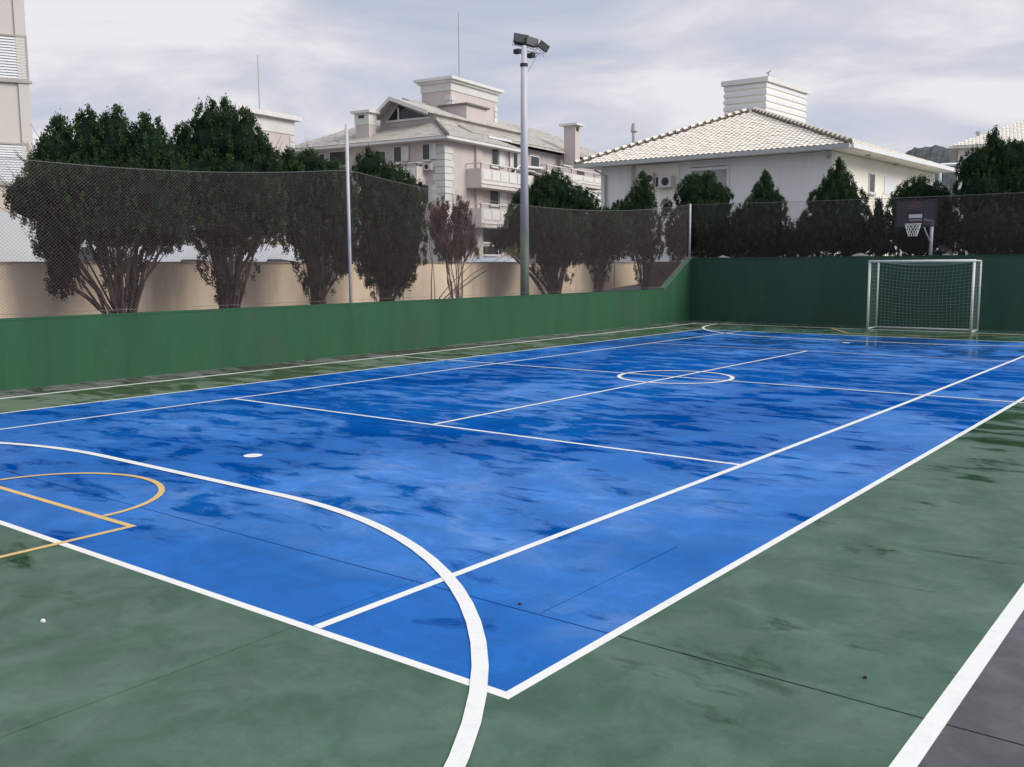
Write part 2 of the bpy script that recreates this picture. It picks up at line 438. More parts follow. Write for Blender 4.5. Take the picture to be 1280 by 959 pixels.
def band(pts, width, name, m, z, closed=False):
    """a painted line as a thin sheet along a polyline"""
    P_ = [np.array(p, float) for p in pts]; n = len(P_); L, R = [], []
    for i, p in enumerate(P_):
        if closed: a, c = P_[(i - 1) % n], P_[(i + 1) % n]
        else: a, c = P_[max(i - 1, 0)], P_[min(i + 1, n - 1)]
        d0 = p - a; d1 = c - p
        if np.linalg.norm(d0) < 1e-9: d0 = d1
        if np.linalg.norm(d1) < 1e-9: d1 = d0
        d0 = d0 / np.linalg.norm(d0); d1 = d1 / np.linalg.norm(d1)
        t = d0 + d1; t = t / np.linalg.norm(t); nn = np.array([-t[1], t[0]])
        k_ = 1.0 / max(0.4, np.dot(nn, np.array([-d0[1], d0[0]])))
        L.append(p + nn * width / 2 * k_); R.append(p - nn * width / 2 * k_)
    b = MB(); rng = range(n if closed else n - 1)
    for i in rng:
        j = (i + 1) % n
        b.poly([(R[i][0], R[i][1], z), (R[j][0], R[j][1], z), (L[j][0], L[j][1], z), (L[i][0], L[i][1], z)])
    return b.build(name, m, court)

TW = 0.058
Z1, Z2, Z3, Z4 = 0.0015, 0.003, 0.0042, 0.0055
WL, YL = M['white_line'], M['yellow_line']
band([(0, 0), (0, 23.77), (10.975, 23.77), (10.975, 0)], TW, 'tennis_court_outline', WL, Z1, True)
band([(1.37, 0.03), (1.37, 23.74)], TW, 'tennis_singles_sideline', WL, Z2)
band([(9.61, 0.03), (9.72, 11.0), (9.74, 23.74)], TW * 1.1, 'tennis_singles_sideline', WL, Z2)
band([(1.40, 5.485), (9.63, 5.485)], TW, 'tennis_service_line', WL, Z1)
band([(1.40, 18.285), (9.7, 18.285)], TW * 0.6, 'tennis_service_line', WL, Z1)
band([(5.485, 5.51), (5.485, 18.26)], TW, 'tennis_centre_service_line', WL, Z3)
band([(-1.55, 11.885), (12.58, 11.885)], TW, 'halfway_line', WL, Z4)
arc = [(5.485 + 1.0 * math.cos(a), 11.885 + 1.0 * math.sin(a)) for a in np.linspace(0, 2 * math.pi, 48, endpoint=False)]
band(arc, 0.075, 'centre_circle', WL, 0.0072, True)
FXL, FXR, FY0, FY1 = -1.57, 12.62, -2.9, 26.62
band([(FXL, FY0), (FXL, FY1), (FXR, FY1), (FXR, FY0)], 0.09, 'futsal_court_outline', WL, Z1, True)
R5 = 4.76
near = [(4.0 - R5 * math.cos(a), FY0 + 0.04 + R5 * math.sin(a)) for a in np.linspace(0, math.pi / 2, 26)] + [(7.0 + R5 * math.sin(a), FY0 + 0.04 + R5 * math.cos(a)) for a in np.linspace(0, math.pi / 2, 26)]
band(near, 0.085, 'futsal_penalty_arc', WL, 0.0065)
far = [(x, FY1 + FY0 - y) for x, y in near]
band(far, 0.085, 'futsal_penalty_arc', WL, 0.0065)
def spot(x, y, r=0.10):
    b = MB(); b.poly([(x + r * math.cos(a), y + r * math.sin(a), 0.004) for a in np.linspace(0, 2 * math.pi, 20, endpoint=False)])
    b.build('penalty_spot', WL, court)
spot(5.30, 2.87); spot(5.42, 21.1)
band([(4.1, FY0 + 0.05), (4.1, 0.56), (6.85, 0.56), (6.85, FY0 + 0.05)], 0.055, 'basketball_key', YL, Z2)
band([(5.36 + 1.03 * math.cos(a), 0.59 + 0.97 * math.sin(a)) for a in np.linspace(0, math.pi, 30)], 0.055, 'free_throw_arc', YL, 0.0055)
band([(3.1, FY1 - 0.05), (4.3, 24.6), (6.7, 24.6), (8.4, FY1 - 0.05)], 0.05, 'basketball_key', YL, Z2)

def litter(px, py, r, m, label, cat, name):
    c = at_h(px, py, 0.0); b = MB(); rr = random.Random(int(px))
    ring = [(c[0] + r * rr.uniform(.6, 1.2) * math.cos(a), c[1] + r * rr.uniform(.4, .9) * math.sin(a)) for a in np.linspace(0, 2 * math.pi, 9, endpoint=False)]
    top = [(x, y, 0.006 + rr.uniform(0, .006)) for x, y in ring]
    n_ = len(ring); b.v = [(x, y, 0.0) for x, y in ring] + top + [(c[0], c[1], 0.016)]
    for i in range(n_): j = (i + 1) % n_; b.f.append((i, j, n_ + j, n_ + i)); b.f.append((n_ + i, n_ + j, 2 * n_))
    tag(b.build(name, m), label, cat)
litter(54, 777, .018, M['white_line'], 'tiny white paint chip on the green floor near the left edge', 'paint chip', 'paint_chip')
litter(650, 756, .012, M['bark'], 'small dark dry leaf on the blue floor near the front corner', 'leaf', 'dry_leaf')
litter(1081, 848, .012, M['bark'], 'small dark dry leaf on the green floor at lower right', 'leaf', 'dry_leaf')

# ------------------------------------------------------------------ green walls
yk = float(at_x(830, 363, WX)[1])
HL, HB = 1.14, 2.22
b = MB()
prof = [(-11.5, 0.0), (WY + 0.16, 0.0), (WY + 0.16, HB), (WY, HB), (yk, HL), (-11.5, HL)]
n = len(prof)
for x in (WX, WX - 0.16): b.v += [(x, y, z) for y, z in prof]
b.f.append(tuple(range(n))); b.f.append(tuple(range(2 * n - 1, n - 1, -1)))
for i in range(n): j = (i + 1) % n; b.f.append((i, n + i, n + j, j))
wl = thing('concrete_wall', 'low green painted concrete wall running along the left sideline', 'wall', (WX - 0.08, 10, 0))
b.build('wall_panel', M['green_wall'], wl)
MB().hexa([(WX + 0.006, -11.5, HL + 0.003), (WX + 0.006, yk, HL + 0.003), (WX - 0.18, yk, HL + 0.003), (WX - 0.18, -11.5, HL + 0.003), (WX + 0.006, -11.5, HL + 0.035), (WX + 0.006, yk - 0.01, HL + 0.035), (WX - 0.18, yk - 0.01, HL + 0.035), (WX - 0.18, -11.5, HL + 0.035)]).build('coping', M['green_wall'], wl)
MB().hexa([(WX + 0.006, yk, HL + 0.004), (WX + 0.02, WY, HB + 0.004), (WX - 0.18, WY, HB + 0.004), (WX - 0.18, yk, HL + 0.004), (WX + 0.006, yk, HL + 0.07), (WX + 0.02, WY, HB + 0.07), (WX - 0.18, WY, HB + 0.07), (WX - 0.18, yk, HL + 0.07)]).build('coping', M['green_cap'], wl)
wb = thing('concrete_wall', 'tall green concrete wall behind the goal, shade painted into its green', 'wall', (8, WY, 0))
MB().box(WX + 0.003, 23.5, WY, WY + 0.18, 0.0, HB).build('wall_panel', M['green_wall_back'], wb)
MB().box(WX + 0.1, 23.5, WY - 0.02, WY + 0.2, HB + 0.003, HB + 0.03).build('coping', M['green_wall_back'], wb)
for k_ in range(3): pass

# ------------------------------------------------------------------ chain-link fences
def wire_top(y):   # height of the top wire along the left fence
    return None
ypost = float(at_x(441, 380, WX)[1])
FTOP = 4.13
posts_y = [ypost - 12.5, ypost, WY]
def left_top(y):
    for a, c in ((posts_y[0], posts_y[1]), (posts_y[1], posts_y[2])):
        if a <= y <= c:
            t = (y - a) / (c - a)
            sag = (0.42 if c == posts_y[1] else 0.50) * 4 * t * (1 - t)
            return FTOP - sag * (1.0 if c != posts_y[1] else 0.9)
    return FTOP
def left_bot(y): return (HL if y < yk else HL + (HB - HL) * (y - yk) / (WY - yk)) + 0.05
def chain_mesh(b, P, S0, S1, top, bot, pitch=0.07, r=0.0016):
    Hn = 3.0
    s = S0 - Hn
    k3 = [(math.cos(a), math.sin(a)) for a in (0.5, 2.6, 4.7)]
    while s < S1 + Hn:
        for sg in (1, -1):
            pts = []
            for i in range(13):
                h = Hn * i / 12
                q = s + sg * h
                if S0 <= q <= S1:
                    zb = bot(q); zt = top(q)
                    pts.append(P(q, zb + (zt - zb) * h / Hn))
            if len(pts) >= 2: b.tube(pts, r, 3, cap=False)
        s += pitch
b = MB()
chain_mesh(b, lambda q, z: (WX - 0.06, q, z), posts_y[0], WY, left_top, left_bot)
fl = thing('chain_link_fence', 'brown chain-link fence on top of the low left wall', 'fence', (WX - 0.06, 10, HL))
stuff(b.build('wire_mesh', M['wire'], fl))
ts = np.linspace(posts_y[0], WY, 60)
MB().tube([(WX - 0.06, y, left_top(y)) for y in ts], 0.0045, 5).build('top_wire', M['topwire'], fl)
for fz in (0.02,):
    MB().tube([(WX - 0.055, y, left_bot(y) + (left_top(y) - left_bot(y)) * fz) for y in ts], 0.0035, 4).build('tension_wire', M['topwire'], fl)
for i, y in enumerate(posts_y):
    zb = left_bot(y); zt = 5.12 if i == 1 else 4.15
    p = MB().tube([(WX - 0.06, y, zb - 0.09), (WX - 0.06, y, zt)], 0.037 if i == 1 else 0.035, 10).build('fence_post', M['galv'], fl, True)
    MB().box(WX - 0.12, WX + 0.0, y - 0.06, y + 0.06, zb - 0.05 - (0.0 if i < 2 else 0.0), zb - 0.03).build('foot_plate', M['galv'], p)
XB1 = 17.5
def back_top(x):
    t = (x - WX) / (XB1 - WX)
    return 4.13 - 0.10 * 4 * t * (1 - t) - 0.02 * t
b = MB()
chain_mesh(b, lambda q, z: (q, WY + 0.08, z), WX, XB1, back_top, lambda q: HB + 0.04)
fb = thing('chain_link_fence', 'chain-link fence on top of the tall green wall behind the goal', 'fence', (8, WY + 0.08, HB))
stuff(b.build('wire_mesh', M['wire'], fb))
MB().tube([(x, WY + 0.08, back_top(x)) for x in np.linspace(WX, XB1, 40)], 0.006, 5).build('top_wire', M['topwire'], fb)
for x in (XB1, ): MB().tube([(x, WY + 0.08, HB), (x, WY + 0.08, 4.2)], 0.04, 10).build('fence_post', M['galv'], fb, True)

# ------------------------------------------------------------------ beige boundary wall behind the hedge
BX = -6.7
wbg = thing('boundary_wall', 'beige rendered garden wall behind the hedge on the left', 'wall', (BX, 12, 0.9))
MB().box(BX - 0.18, BX, -11, 31.5, 0.6, 2.08).build('wall_panel', M['beige'], wbg)
MB().box(BX - 0.21, BX + 0.03, -11, 31.5, 2.083, 2.13).build('coping', M['beige_cap'], wbg)
for y in np.arange(-6.5, 31, 6.0):
    MB().box(BX + 0.002, BX + 0.035, y, y + 0.22, 0.9, 2.07).build('pilaster', M['beige'], wbg)

# ------------------------------------------------------------------ floodlight mast
pz = at_x(656, 371, WX - 0.42)
mast_xy = (float(pz[0]), float(pz[1]))
dm = depth_of(pz)
def mz(py): return float(at(656, py, dm)[2])
ml = thing('floodlight_mast', 'white floodlight pole with dark green lower section behind the left wall', 'lamp post', (mast_xy[0], mast_xy[1], 0.6))
r0 = 5.4 * dm / F
zs = mz(291); ztop = mz(66); zband = mz(89)
MB().tube([(mast_xy[0], mast_xy[1], 0.6), (mast_xy[0], mast_xy[1], zs)], [r0 * 1.08, r0], 16).build('pole_base', M['pole_green'], ml, True)
MB().tube([(mast_xy[0], mast_xy[1], zs + 0.002), (mast_xy[0], mast_xy[1], zband), (mast_xy[0], mast_xy[1], zband + 0.01), (mast_xy[0], mast_xy[1], ztop)], [r0 * 0.99, r0 * 0.72, r0 * 0.58, r0 * 0.55], 16).build('pole', M['pole_white'], ml, True)
MB().tube([(mast_xy[0], mast_xy[1], zband - 0.03), (mast_xy[0], mast_xy[1], zband + 0.05)], r0 * 0.88, 16).build('pole_band', M['dark_metal'], ml)
cross = at(665, 66, dm)
def flood(px, py, sc, yawd, tilt, roll=0):
    c = at(px, py, dm)
    Q = Matrix.Rotation(math.radians(roll), 3, Vector(FW))
    R = Q @ Matrix.Rotation(math.radians(yawd), 3, 'Z') @ Matrix.Rotation(math.radians(tilt), 3, 'X')
    def T(p): return tuple(Vector(c) + R @ (Vector(p) * sc))
    b = MB()   # housing: shallow back, flared towards the front (-y)
    b.hexa([T((-.20, .16, -.12)), T((.20, .16, -.12)), T((.29, -.14, -.19)), T((-.29, -.14, -.19)), T((-.20, .16, .12)), T((.20, .16, .12)), T((.29, -.14, .19)), T((-.29, -.14, .19))])
    for k_ in range(5):
        x = -.16 + .08 * k_
        b.hexa([T((x - .008, .158, -.10)), T((x + .008, .158, -.10)), T((x + .008, .22, -.10)), T((x - .008, .22, -.10)), T((x - .008, .158, .10)), T((x + .008, .158, .10)), T((x + .008, .22, .10)), T((x - .008, .22, .10))])
    o = b.build('floodlight', M['dark_metal'], ml)
    g = MB(); g.hexa([T((-.26, -.142, -.165)), T((.26, -.142, -.165)), T((.26, -.155, -.165)), T((-.26, -.155, -.165)), T((-.26, -.142, .165)), T((.26, -.142, .165)), T((.26, -.155, .165)), T((-.26, -.155, .165))])
    g.build('lamp_glass', M['lamp_glass'], o)
    y = MB(); y.tube([T((-.27, 0, 0)), T((-.30, 0.02, -.24)), T((.30, 0.02, -.24)), T((.27, 0, 0))], .018 * sc, 6)
    y.build('bracket', M['galv'], o)
    return c
flood(650.5, 50.5, 0.74, 48, -20, 8)
flood(663.5, 53.5, 0.66, 62, -12, 12)
flood(678.5, 58.5, 0.56, 60, -8, 34)
b = MB()
pt = (mast_xy[0], mast_xy[1], ztop)
b.tube([at(645, 61.5, dm), at(676, 67, dm)], 0.022, 6)
b.tube([at(656, 66, dm), at(656, 60, dm)], 0.05, 8)
b.tube([at(673, 65.5, dm), at(668, 76, dm), at(660, 89, dm)], 0.022, 6)
b.tube([at(672, 67, dm - 0.05), at(680, 71, dm - 0.05), at(677, 65, dm - 0.05)], 0.012, 6)
b.build('crossarm', M['galv'], ml)
for (x, y) in ((647, 64.5), (664, 69.5)):
    c = at(x, y, dm)
    MB().box(c[0] - .1, c[0] + .1, c[1] - .07, c[1] + .07, c[2] - .06, c[2] + .06).build('ballast_box', M['dark_metal'], ml)

# ------------------------------------------------------------------ futsal goal
GY = 26.45; GX0 = float(at_y(1084, 415, GY)[0]); GX1 = GX0 + 2.92; GD = 0.85; GH = 2.07
gl = thing('futsal_goal', 'white metal futsal goal with net in front of the green wall', 'goal', ((GX0 + GX1) / 2, GY, 0))
pr = 0.037
MB().tube([(GX0, GY, 0.0), (GX0, GY, GH - 0.04)], pr, 12).build('post', M['goal_white'], gl, True)
MB().tube([(GX1, GY, 0.0), (GX1, GY, GH - 0.04)], pr, 12).build('post', M['goal_white'], gl, True)
MB().tube([(GX0 - pr, GY, GH), (GX1 + pr, GY, GH)], pr, 12).build('crossbar', M['goal_white'], gl, True)
for x in (GX0, GX1):
    MB().tube([(x, GY + 0.045, GH), (x, GY + GD, GH)], 0.024, 8).build('top_side_bar', M['goal_white'], gl, True)
    MB().tube([(x, GY + GD, GH), (x, GY + GD, 0.03)], 0.026, 8).build('rear_post', M['goal_white'], gl, True)
    MB().tube([(x, GY + 0.045, 0.035), (x, GY + GD, 0.035)], 0.024, 8).build('ground_side_bar', M['goal_white'], gl, True)
MB().tube([(GX0, GY + GD, 0.04), (GX1, GY + GD, 0.04)], 0.030, 8).build('rear_ground_bar', M['goal_white'], gl, True)
b = MB(); rng = random.Random(3)
def netpt(u, v):   # u across 0..1, v 0..1 from crossbar over the top and down the back
    x = GX0 + 0.05 + (GX1 - GX0 - 0.1) * u
    bell = math.sin(math.pi * u)
    if v < 0.2: y = GY + 0.04 + (GD - 0.12) * (v / 0.2); z = GH - 0.02 - 0.10 * bell * math.sin(math.pi * v / 0.2 / 2)
    else:
        t = (v - 0.2) / 0.8; y = GY + GD - 0.08 - 0.18 * bell * math.sin(math.pi * t); z = GH - 0.12 * bell * (1 - t) - 0.02 - (GH - 0.08) * t - 0.10 * bell * math.sin(math.pi * t) * 0.6
    return (x, y, max(z, 0.03))
NU, NV = 25, 25
for i in range(NU + 1): b.tube([netpt(i / NU, j / 26) for j in range(27)], 0.0035, 3, False)
for j in range(NV + 1): b.tube([netpt(i / 18, j / NV) for i in range(19)], 0.0035, 3, False)
for x in (GX0, GX1):   # side nets
    for i in range(1, 7): b.tube([(x, GY + 0.05 + (GD - 0.1) * i / 7, GH - 0.02), (x + 0.04, GY + 0.05 + (GD - 0.1) * i / 7, 1.0), (x, GY + 0.05 + (GD - 0.1) * i / 7, 0.04)], 0.003, 3, False)
    for j in range(1, 18): b.tube([(x, GY + 0.04, GH * j / 18), (x, GY + GD, GH * j / 18 - 0.03)], 0.003, 3, False)
b.build('goal_net', M['net'], gl)

# ------------------------------------------------------------------ basketball hoop
BY = 27.1
fcb = Face((0, BY, 0), (1, 0))
s0, s1, h0, h1 = fcb.rect(1119.7, 250.3, 1170.3, 283.2)
hp = thing('basketball_hoop', 'basketball hoop with dark backboard on a white pole above the goal', 'basketball hoop', ((s0 + s1) / 2, WY + 0.35, HB))
bb = MB().box(s0, s1, BY, BY + 0.02, h0, h1).build('backboard', M['board'], hp)
def frame(x0, x1, z0, z1, t, y0, y1, name, m, par):
    b = MB(); b.box(x0, x1, y0, y1, z0, z0 + t); b.box(x0, x1, y0, y1, z1 - t, z1); b.box(x0, x0 + t, y0, y1, z0 + t, z1 - t); b.box(x1 - t, x1, y0, y1, z0 + t, z1 - t)
    return b.build(name, m, par)
frame(s0 - .02, s1 + .02, h0 - .02, h1 + .02, 0.04, BY - 0.015, BY + 0.035, 'board_frame', M['board_black'], bb)
a0, a1, c0, c1 = fcb.rect(1133.3, 264.4, 1154.7, 278.5)
frame(a0, a1, c0, c1, 0.045, BY - 0.006, BY - 0.001, 'target_square', M['board_black'], bb)
q0, q1, r_0, r_1 = fcb.rect(1136, 268, 1153, 272.5)
MB().box(q0, q1, BY - 0.006, BY - 0.001, r_0, r_1).build('white_band', M['board_white'], bb)
q0, q1, r_0, r_1 = fcb.rect(1136, 274, 1153, 276.5)
MB().box(q0, q1, BY - 0.006, BY - 0.001, r_0, r_1).build('lower_band', M['board_blue'], bb)
b = MB(); rng = random.Random(5)   # illegible red lettering, two rows of worn glyph strokes
for row, (y0, y1, xa, xb_) in enumerate(((252.5, 255.5, 1141, 1151), (256.5, 261.0, 1136, 1153))):
    t0, t1, z0, z1 = fcb.rect(xa, y0, xb_, y1)
    nn_ = 6 if row else 4
    for k_ in range(nn_):
        x0 = t0 + (t1 - t0) * k_ / nn_; wv = (t1 - t0) / nn_ * 0.78
        b.box(x0, x0 + wv * 0.3, BY - 0.006, BY - 0.001, z0, z1)
        b.box(x0 + wv * 0.3, x0 + wv, BY - 0.006, BY - 0.001, z1 - (z1 - z0) * 0.3, z1)
        if k_ % 2 == 0: b.box(x0 + wv * 0.3, x0 + wv, BY - 0.006, BY - 0.001, z0, z0 + (z1 - z0) * 0.3)
b.build('red_emblem', M['red'], bb)
rc = (float(at_y(1141.3, 280, BY - 0.38)[0]), BY - 0.38, float(at_y(1141.3, 280, BY - 0.38)[2]))
RR = 0.225
b = MB(); b.tube([(rc[0] + RR * math.cos(a), rc[1] + RR * math.sin(a), rc[2]) for a in np.linspace(0, 2 * math.pi, 25)], 0.012, 6)
b.box(rc[0] - .1, rc[0] + .1, rc[1] + RR - .01, BY - .002, rc[2] - .02, rc[2] + .02)
ro = b.build('rim', M['rim'], hp, True)
b = MB()
for k_ in range(12):
    for sg in (1, -1):
        b.tube([(rc[0] + (RR - (RR - 0.12) * t) * math.cos(k_ * math.pi / 6 + sg * t * 1.2), rc[1] + (RR - (RR - 0.12) * t) * math.sin(k_ * math.pi / 6 + sg * t * 1.2), rc[2] - 0.36 * t) for t in np.linspace(0, 1, 5)], 0.007, 4)
b.build('hoop_net', M['net_white'], ro)
ppx = float(at_y(1163, 320, WY + 0.35)[0]); pzt = float(at_y(1163, 275, WY + 0.35)[2])
MB().tube([(ppx, WY + 0.35, 1.9), (ppx, WY + 0.35, pzt)], 0.052, 12).build('pole', M['galv'], hp, True)
MB().tube([(ppx, WY + 0.35, pzt - 0.04), ((s0 + s1) / 2 + 0.15, BY + 0.04, pzt - 0.02)], 0.045, 8).build('arm', M['galv'], hp, True)
MB().tube([(ppx, WY + 0.35, pzt - 0.75), ((s0 + s1) / 2 + 0.22, BY + 0.04, h0 + 0.02)], 0.02, 6).build('brace', M['galv'], hp, True)

# ------------------------------------------------------------------ rocks on the bed behind the goal
rng = random.Random(11)
def rock(px, py, sz, label):
    c = at_y(px, py, 28.45); b = MB(); k_ = 9
    rings = 5
    for i in range(rings):
        t = i / (rings - 1); z = 2.1 + sz * 0.9 * t; rr = sz * math.sqrt(max(0.02, 1 - t ** 2)) * 1.0
        for j in range(k_):
            a = 2 * math.pi * j / k_; q = rr * rng.uniform(0.75, 1.2)
            b.v.append((c[0] + q * math.cos(a) * 1.4, 28.45 + q * math.sin(a), z + rng.uniform(-.02, .02)))
    for i in range(rings - 1):
        for j in range(k_): b.f.append((i * k_ + j, i * k_ + (j + 1) % k_, (i + 1) * k_ + (j + 1) % k_, (i + 1) * k_ + j))
    b.f.append(tuple((rings - 1) * k_ + j for j in range(k_)))
    tag(b.build('rock', M['rock'], smooth=False), label, 'rock', 'pale rocks on the bed behind the back wall')
rock(1075, 318, 0.26, 'pale pointed rock on the wall top left of the goal')
rock(1183, 320, 0.20, 'pale flat rock on the wall top right of the hoop pole')
rock(905, 320, 0.24, 'low grey rock on the wall top near the corner')

# ------------------------------------------------------------------ foliage
def foliage(name, mats, lobes, parent, seed, density=1700, leaf=0.046, wid=0.62, clump=0.046, upb=0.9, ragged=0.025, inner=0.12, core=0.80):
    """lobes: (centre xyz, radii xyz, point) -- leaf sprays gathered in clumps over flame-shaped lobes"""
    rs = np.random.RandomState(seed)
    C, T, N = [], [], []
    for (c, r, pt) in lobes:
        area = 4 * math.pi * ((r[0] * r[1]) ** 1.6 / 3 + (r[0] * r[2]) ** 1.6 / 3 + (r[1] * r[2]) ** 1.6 / 3) ** (1 / 1.6)
        nl = int(area * density * (0.33 if pt < 0 else 1)); nc = max(8, nl // 45)
        d = rs.normal(size=(nc, 3)); d /= np.linalg.norm(d, axis=1)[:, None]
        rad = 1.0 - np.abs(rs.normal(size=nc)) * ragged + rs.uniform(-0.03, 0.07, nc)
        ins = rs.rand(nc) < inner; rad[ins] *= rs.uniform(0.55, 0.9, ins.sum())
        q = d * rad[:, None]
        sh = np.where(q[:, 2] > 0, 1 - pt * np.clip(q[:, 2], 0, 1) ** 1.1, 1.0)
        q[:, 0] *= sh; q[:, 1] *= sh
        cc = np.array(c) + q * np.array(r)
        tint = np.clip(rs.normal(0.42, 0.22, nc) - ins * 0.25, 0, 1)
        idx = rs.randint(0, nc, nl)
        g = rs.normal(size=(nl, 3)) * clump * np.array([0.62, 0.62, 1.25])
        C.append(cc[idx] + g)
        out = d[idx] * np.array([1, 1, 0.5])
        N.append(out)
        T.append(np.clip(tint[idx] + rs.normal(0, 0.12, nl), 0, 1))
    C = np.concatenate(C); N = np.concatenate(N); T = np.concatenate(T); n = len(C)
    up = N * 0.7 + np.array([0, 0, upb]) + rs.normal(size=(n, 3)) * 0.42
    up /= np.linalg.norm(up, axis=1)[:, None]
    side = np.cross(up, rs.normal(size=(n, 3))); side /= np.linalg.norm(side, axis=1)[:, None] + 1e-9
    L = (leaf * rs.uniform(0.6, 1.35, n))[:, None]; Wd = L * wid * 0.5
    v = np.empty((n, 4, 3))
    v[:, 0] = C - up * L * 0.45; v[:, 1] = C + side * Wd; v[:, 2] = C + up * L * 0.55; v[:, 3] = C - side * Wd
    o0 = np.array(parent['_o'])
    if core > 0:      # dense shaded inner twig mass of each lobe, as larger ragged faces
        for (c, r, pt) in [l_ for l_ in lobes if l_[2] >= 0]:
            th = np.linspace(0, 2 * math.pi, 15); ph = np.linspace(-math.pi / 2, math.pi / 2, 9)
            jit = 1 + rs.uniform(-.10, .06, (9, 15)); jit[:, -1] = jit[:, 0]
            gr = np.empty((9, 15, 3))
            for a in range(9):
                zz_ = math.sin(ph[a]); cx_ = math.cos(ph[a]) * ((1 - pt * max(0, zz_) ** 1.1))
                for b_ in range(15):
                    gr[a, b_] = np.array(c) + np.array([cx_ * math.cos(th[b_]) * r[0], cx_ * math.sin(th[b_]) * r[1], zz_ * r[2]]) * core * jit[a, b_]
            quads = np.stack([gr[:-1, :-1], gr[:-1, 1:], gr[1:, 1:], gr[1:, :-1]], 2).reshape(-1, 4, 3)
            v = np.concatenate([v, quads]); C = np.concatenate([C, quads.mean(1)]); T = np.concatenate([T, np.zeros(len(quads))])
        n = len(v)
    v -= o0
    me = bpy.data.meshes.new(name)
    me.vertices.add(n * 4); me.vertices.foreach_set('co', v.reshape(-1).astype(np.float32))
    me.loops.add(n * 4); me.loops.foreach_set('vertex_index', np.arange(n * 4, dtype=np.int32))
    me.polygons.add(n); me.polygons.foreach_set('loop_start', np.arange(0, n * 4, 4, dtype=np.int32))
    at_ = me.attributes.new('tint', 'FLOAT', 'FACE'); at_.data.foreach_set('value', T.astype(np.float32))
    for m_ in mats: me.materials.append(m_)
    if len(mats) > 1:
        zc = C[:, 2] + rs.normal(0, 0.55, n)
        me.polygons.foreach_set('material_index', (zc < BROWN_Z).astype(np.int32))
    me.update(calc_edges=True)
    o = bpy.data.objects.new(name, me); COL.objects.link(o); o.parent = parent
    return o
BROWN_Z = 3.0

def stems(base, tops, r, seed, k=5, wob=0.08, steps=6):
    rr = random.Random(seed); b = MB()
    for tp in tops:
        b0 = Vector((base[0] + rr.uniform(-.13, .13), base[1] + rr.uniform(-.13, .13), base[2]))
        tp = Vector(tp); pts = []
        for i in range(steps + 1):
            t = i / steps
            p = b0.lerp(tp, t)
            lat = Vector((tp.x - b0.x, tp.y - b0.y, 0)) * (t * t - t) * 0.45
            pts.append(p + lat + Vector((rr.uniform(-1, 1), rr.uniform(-1, 1), 0)) * wob * (t if i < steps else 0))
        q = r * rr.uniform(0.6, 1.15)
        b.tube(pts, [q * (1 - 0.75 * i / steps) for i in range(steps + 1)], k, False)
    return b

def tree(name, label, cat, basepx, X=None, Y=None, lobes=(), mats=('leaf', 'leaf_brown'), seed=1, nst=12, stem_r=0.045, density=1700, leaf=0.047, group=None, bark='bark', spread=None, gz=0.6, twigs=0, thin=1.0, **kw):
    base = at_x(basepx[0], basepx[1], X) if X is not None else at_y(basepx[0], basepx[1], Y)
    base = np.array([base[0], base[1], gz])
    z = depth_of(base)
    t = thing(name, label, cat, base, group)
    LB = []
    for lb in lobes:
        px, py, rx, ry = lb[:4]; pt = lb[4] if len(lb) > 4 else 0.25; dz = lb[5] if len(lb) > 5 else 0.0
        c = at(px, py, z + dz); s = (z + dz) / F
        LB.append((c, (rx * s, min(rx * s, 1.6) * thin, ry * s), pt))
    rr = random.Random(seed)
    tops = []
    for i in range(nst):
        c, r_, pt = rr.choice(LB)
        tops.append((c[0] + rr.uniform(-.55, .55) * r_[0], c[1] + rr.uniform(-.5, .5) * r_[1], c[2] + rr.uniform(-.6, .1) * r_[2]))
    b = stems(base, tops, stem_r, seed)
    for i in range(twigs):
        c, r_, pt = rr.choice(LB)
        p0 = Vector((c[0] + rr.uniform(-.6, .6) * r_[0], c[1] + rr.uniform(-.6, .6) * r_[1], c[2] + rr.uniform(-1.0, -.1) * r_[2]))
        p0 = p0.lerp(Vector(base) + Vector((0, 0, 1.0)), rr.uniform(0, .35))
        dv = Vector((p0.x - base[0], p0.y - base[1], 0)) * 0.35 + Vector((rr.uniform(-.2, .2), rr.uniform(-.2, .2), rr.uniform(.4, 1.0)))
        b.tube([p0, p0 + dv * .5 + Vector((rr.uniform(-.05, .05), 0, 0)), p0 + dv], [.012, .008, .003], 3, False)
    b.build('trunk', M[bark], t)
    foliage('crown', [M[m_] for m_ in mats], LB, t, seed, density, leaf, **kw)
    return t

GH_ = 'thuja trees of the hedge along the left fence'
TX = -4.5
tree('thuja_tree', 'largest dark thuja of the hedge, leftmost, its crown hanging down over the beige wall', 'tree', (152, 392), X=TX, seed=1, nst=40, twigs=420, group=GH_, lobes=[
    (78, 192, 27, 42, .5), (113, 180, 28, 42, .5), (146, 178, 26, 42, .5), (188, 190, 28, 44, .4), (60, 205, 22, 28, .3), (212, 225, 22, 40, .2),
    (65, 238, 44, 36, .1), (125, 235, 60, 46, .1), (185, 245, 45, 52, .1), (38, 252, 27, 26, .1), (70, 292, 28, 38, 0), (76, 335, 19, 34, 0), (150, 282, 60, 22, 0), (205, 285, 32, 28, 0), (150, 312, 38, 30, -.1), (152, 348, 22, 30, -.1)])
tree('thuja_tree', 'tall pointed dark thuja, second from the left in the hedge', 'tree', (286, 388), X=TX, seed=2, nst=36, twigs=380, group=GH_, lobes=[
    (232, 190, 19, 34, .3), (262, 172, 26, 44, .5), (284, 172, 22, 44, .6), (306, 182, 24, 42, .4), (330, 205, 22, 32, .3), (255, 235, 42, 46, .1), (310, 240, 44, 50, .1), (280, 285, 45, 32, 0), (335, 265, 22, 40, 0), (286, 330, 36, 30, -.1), (286, 362, 17, 24, -.1)])
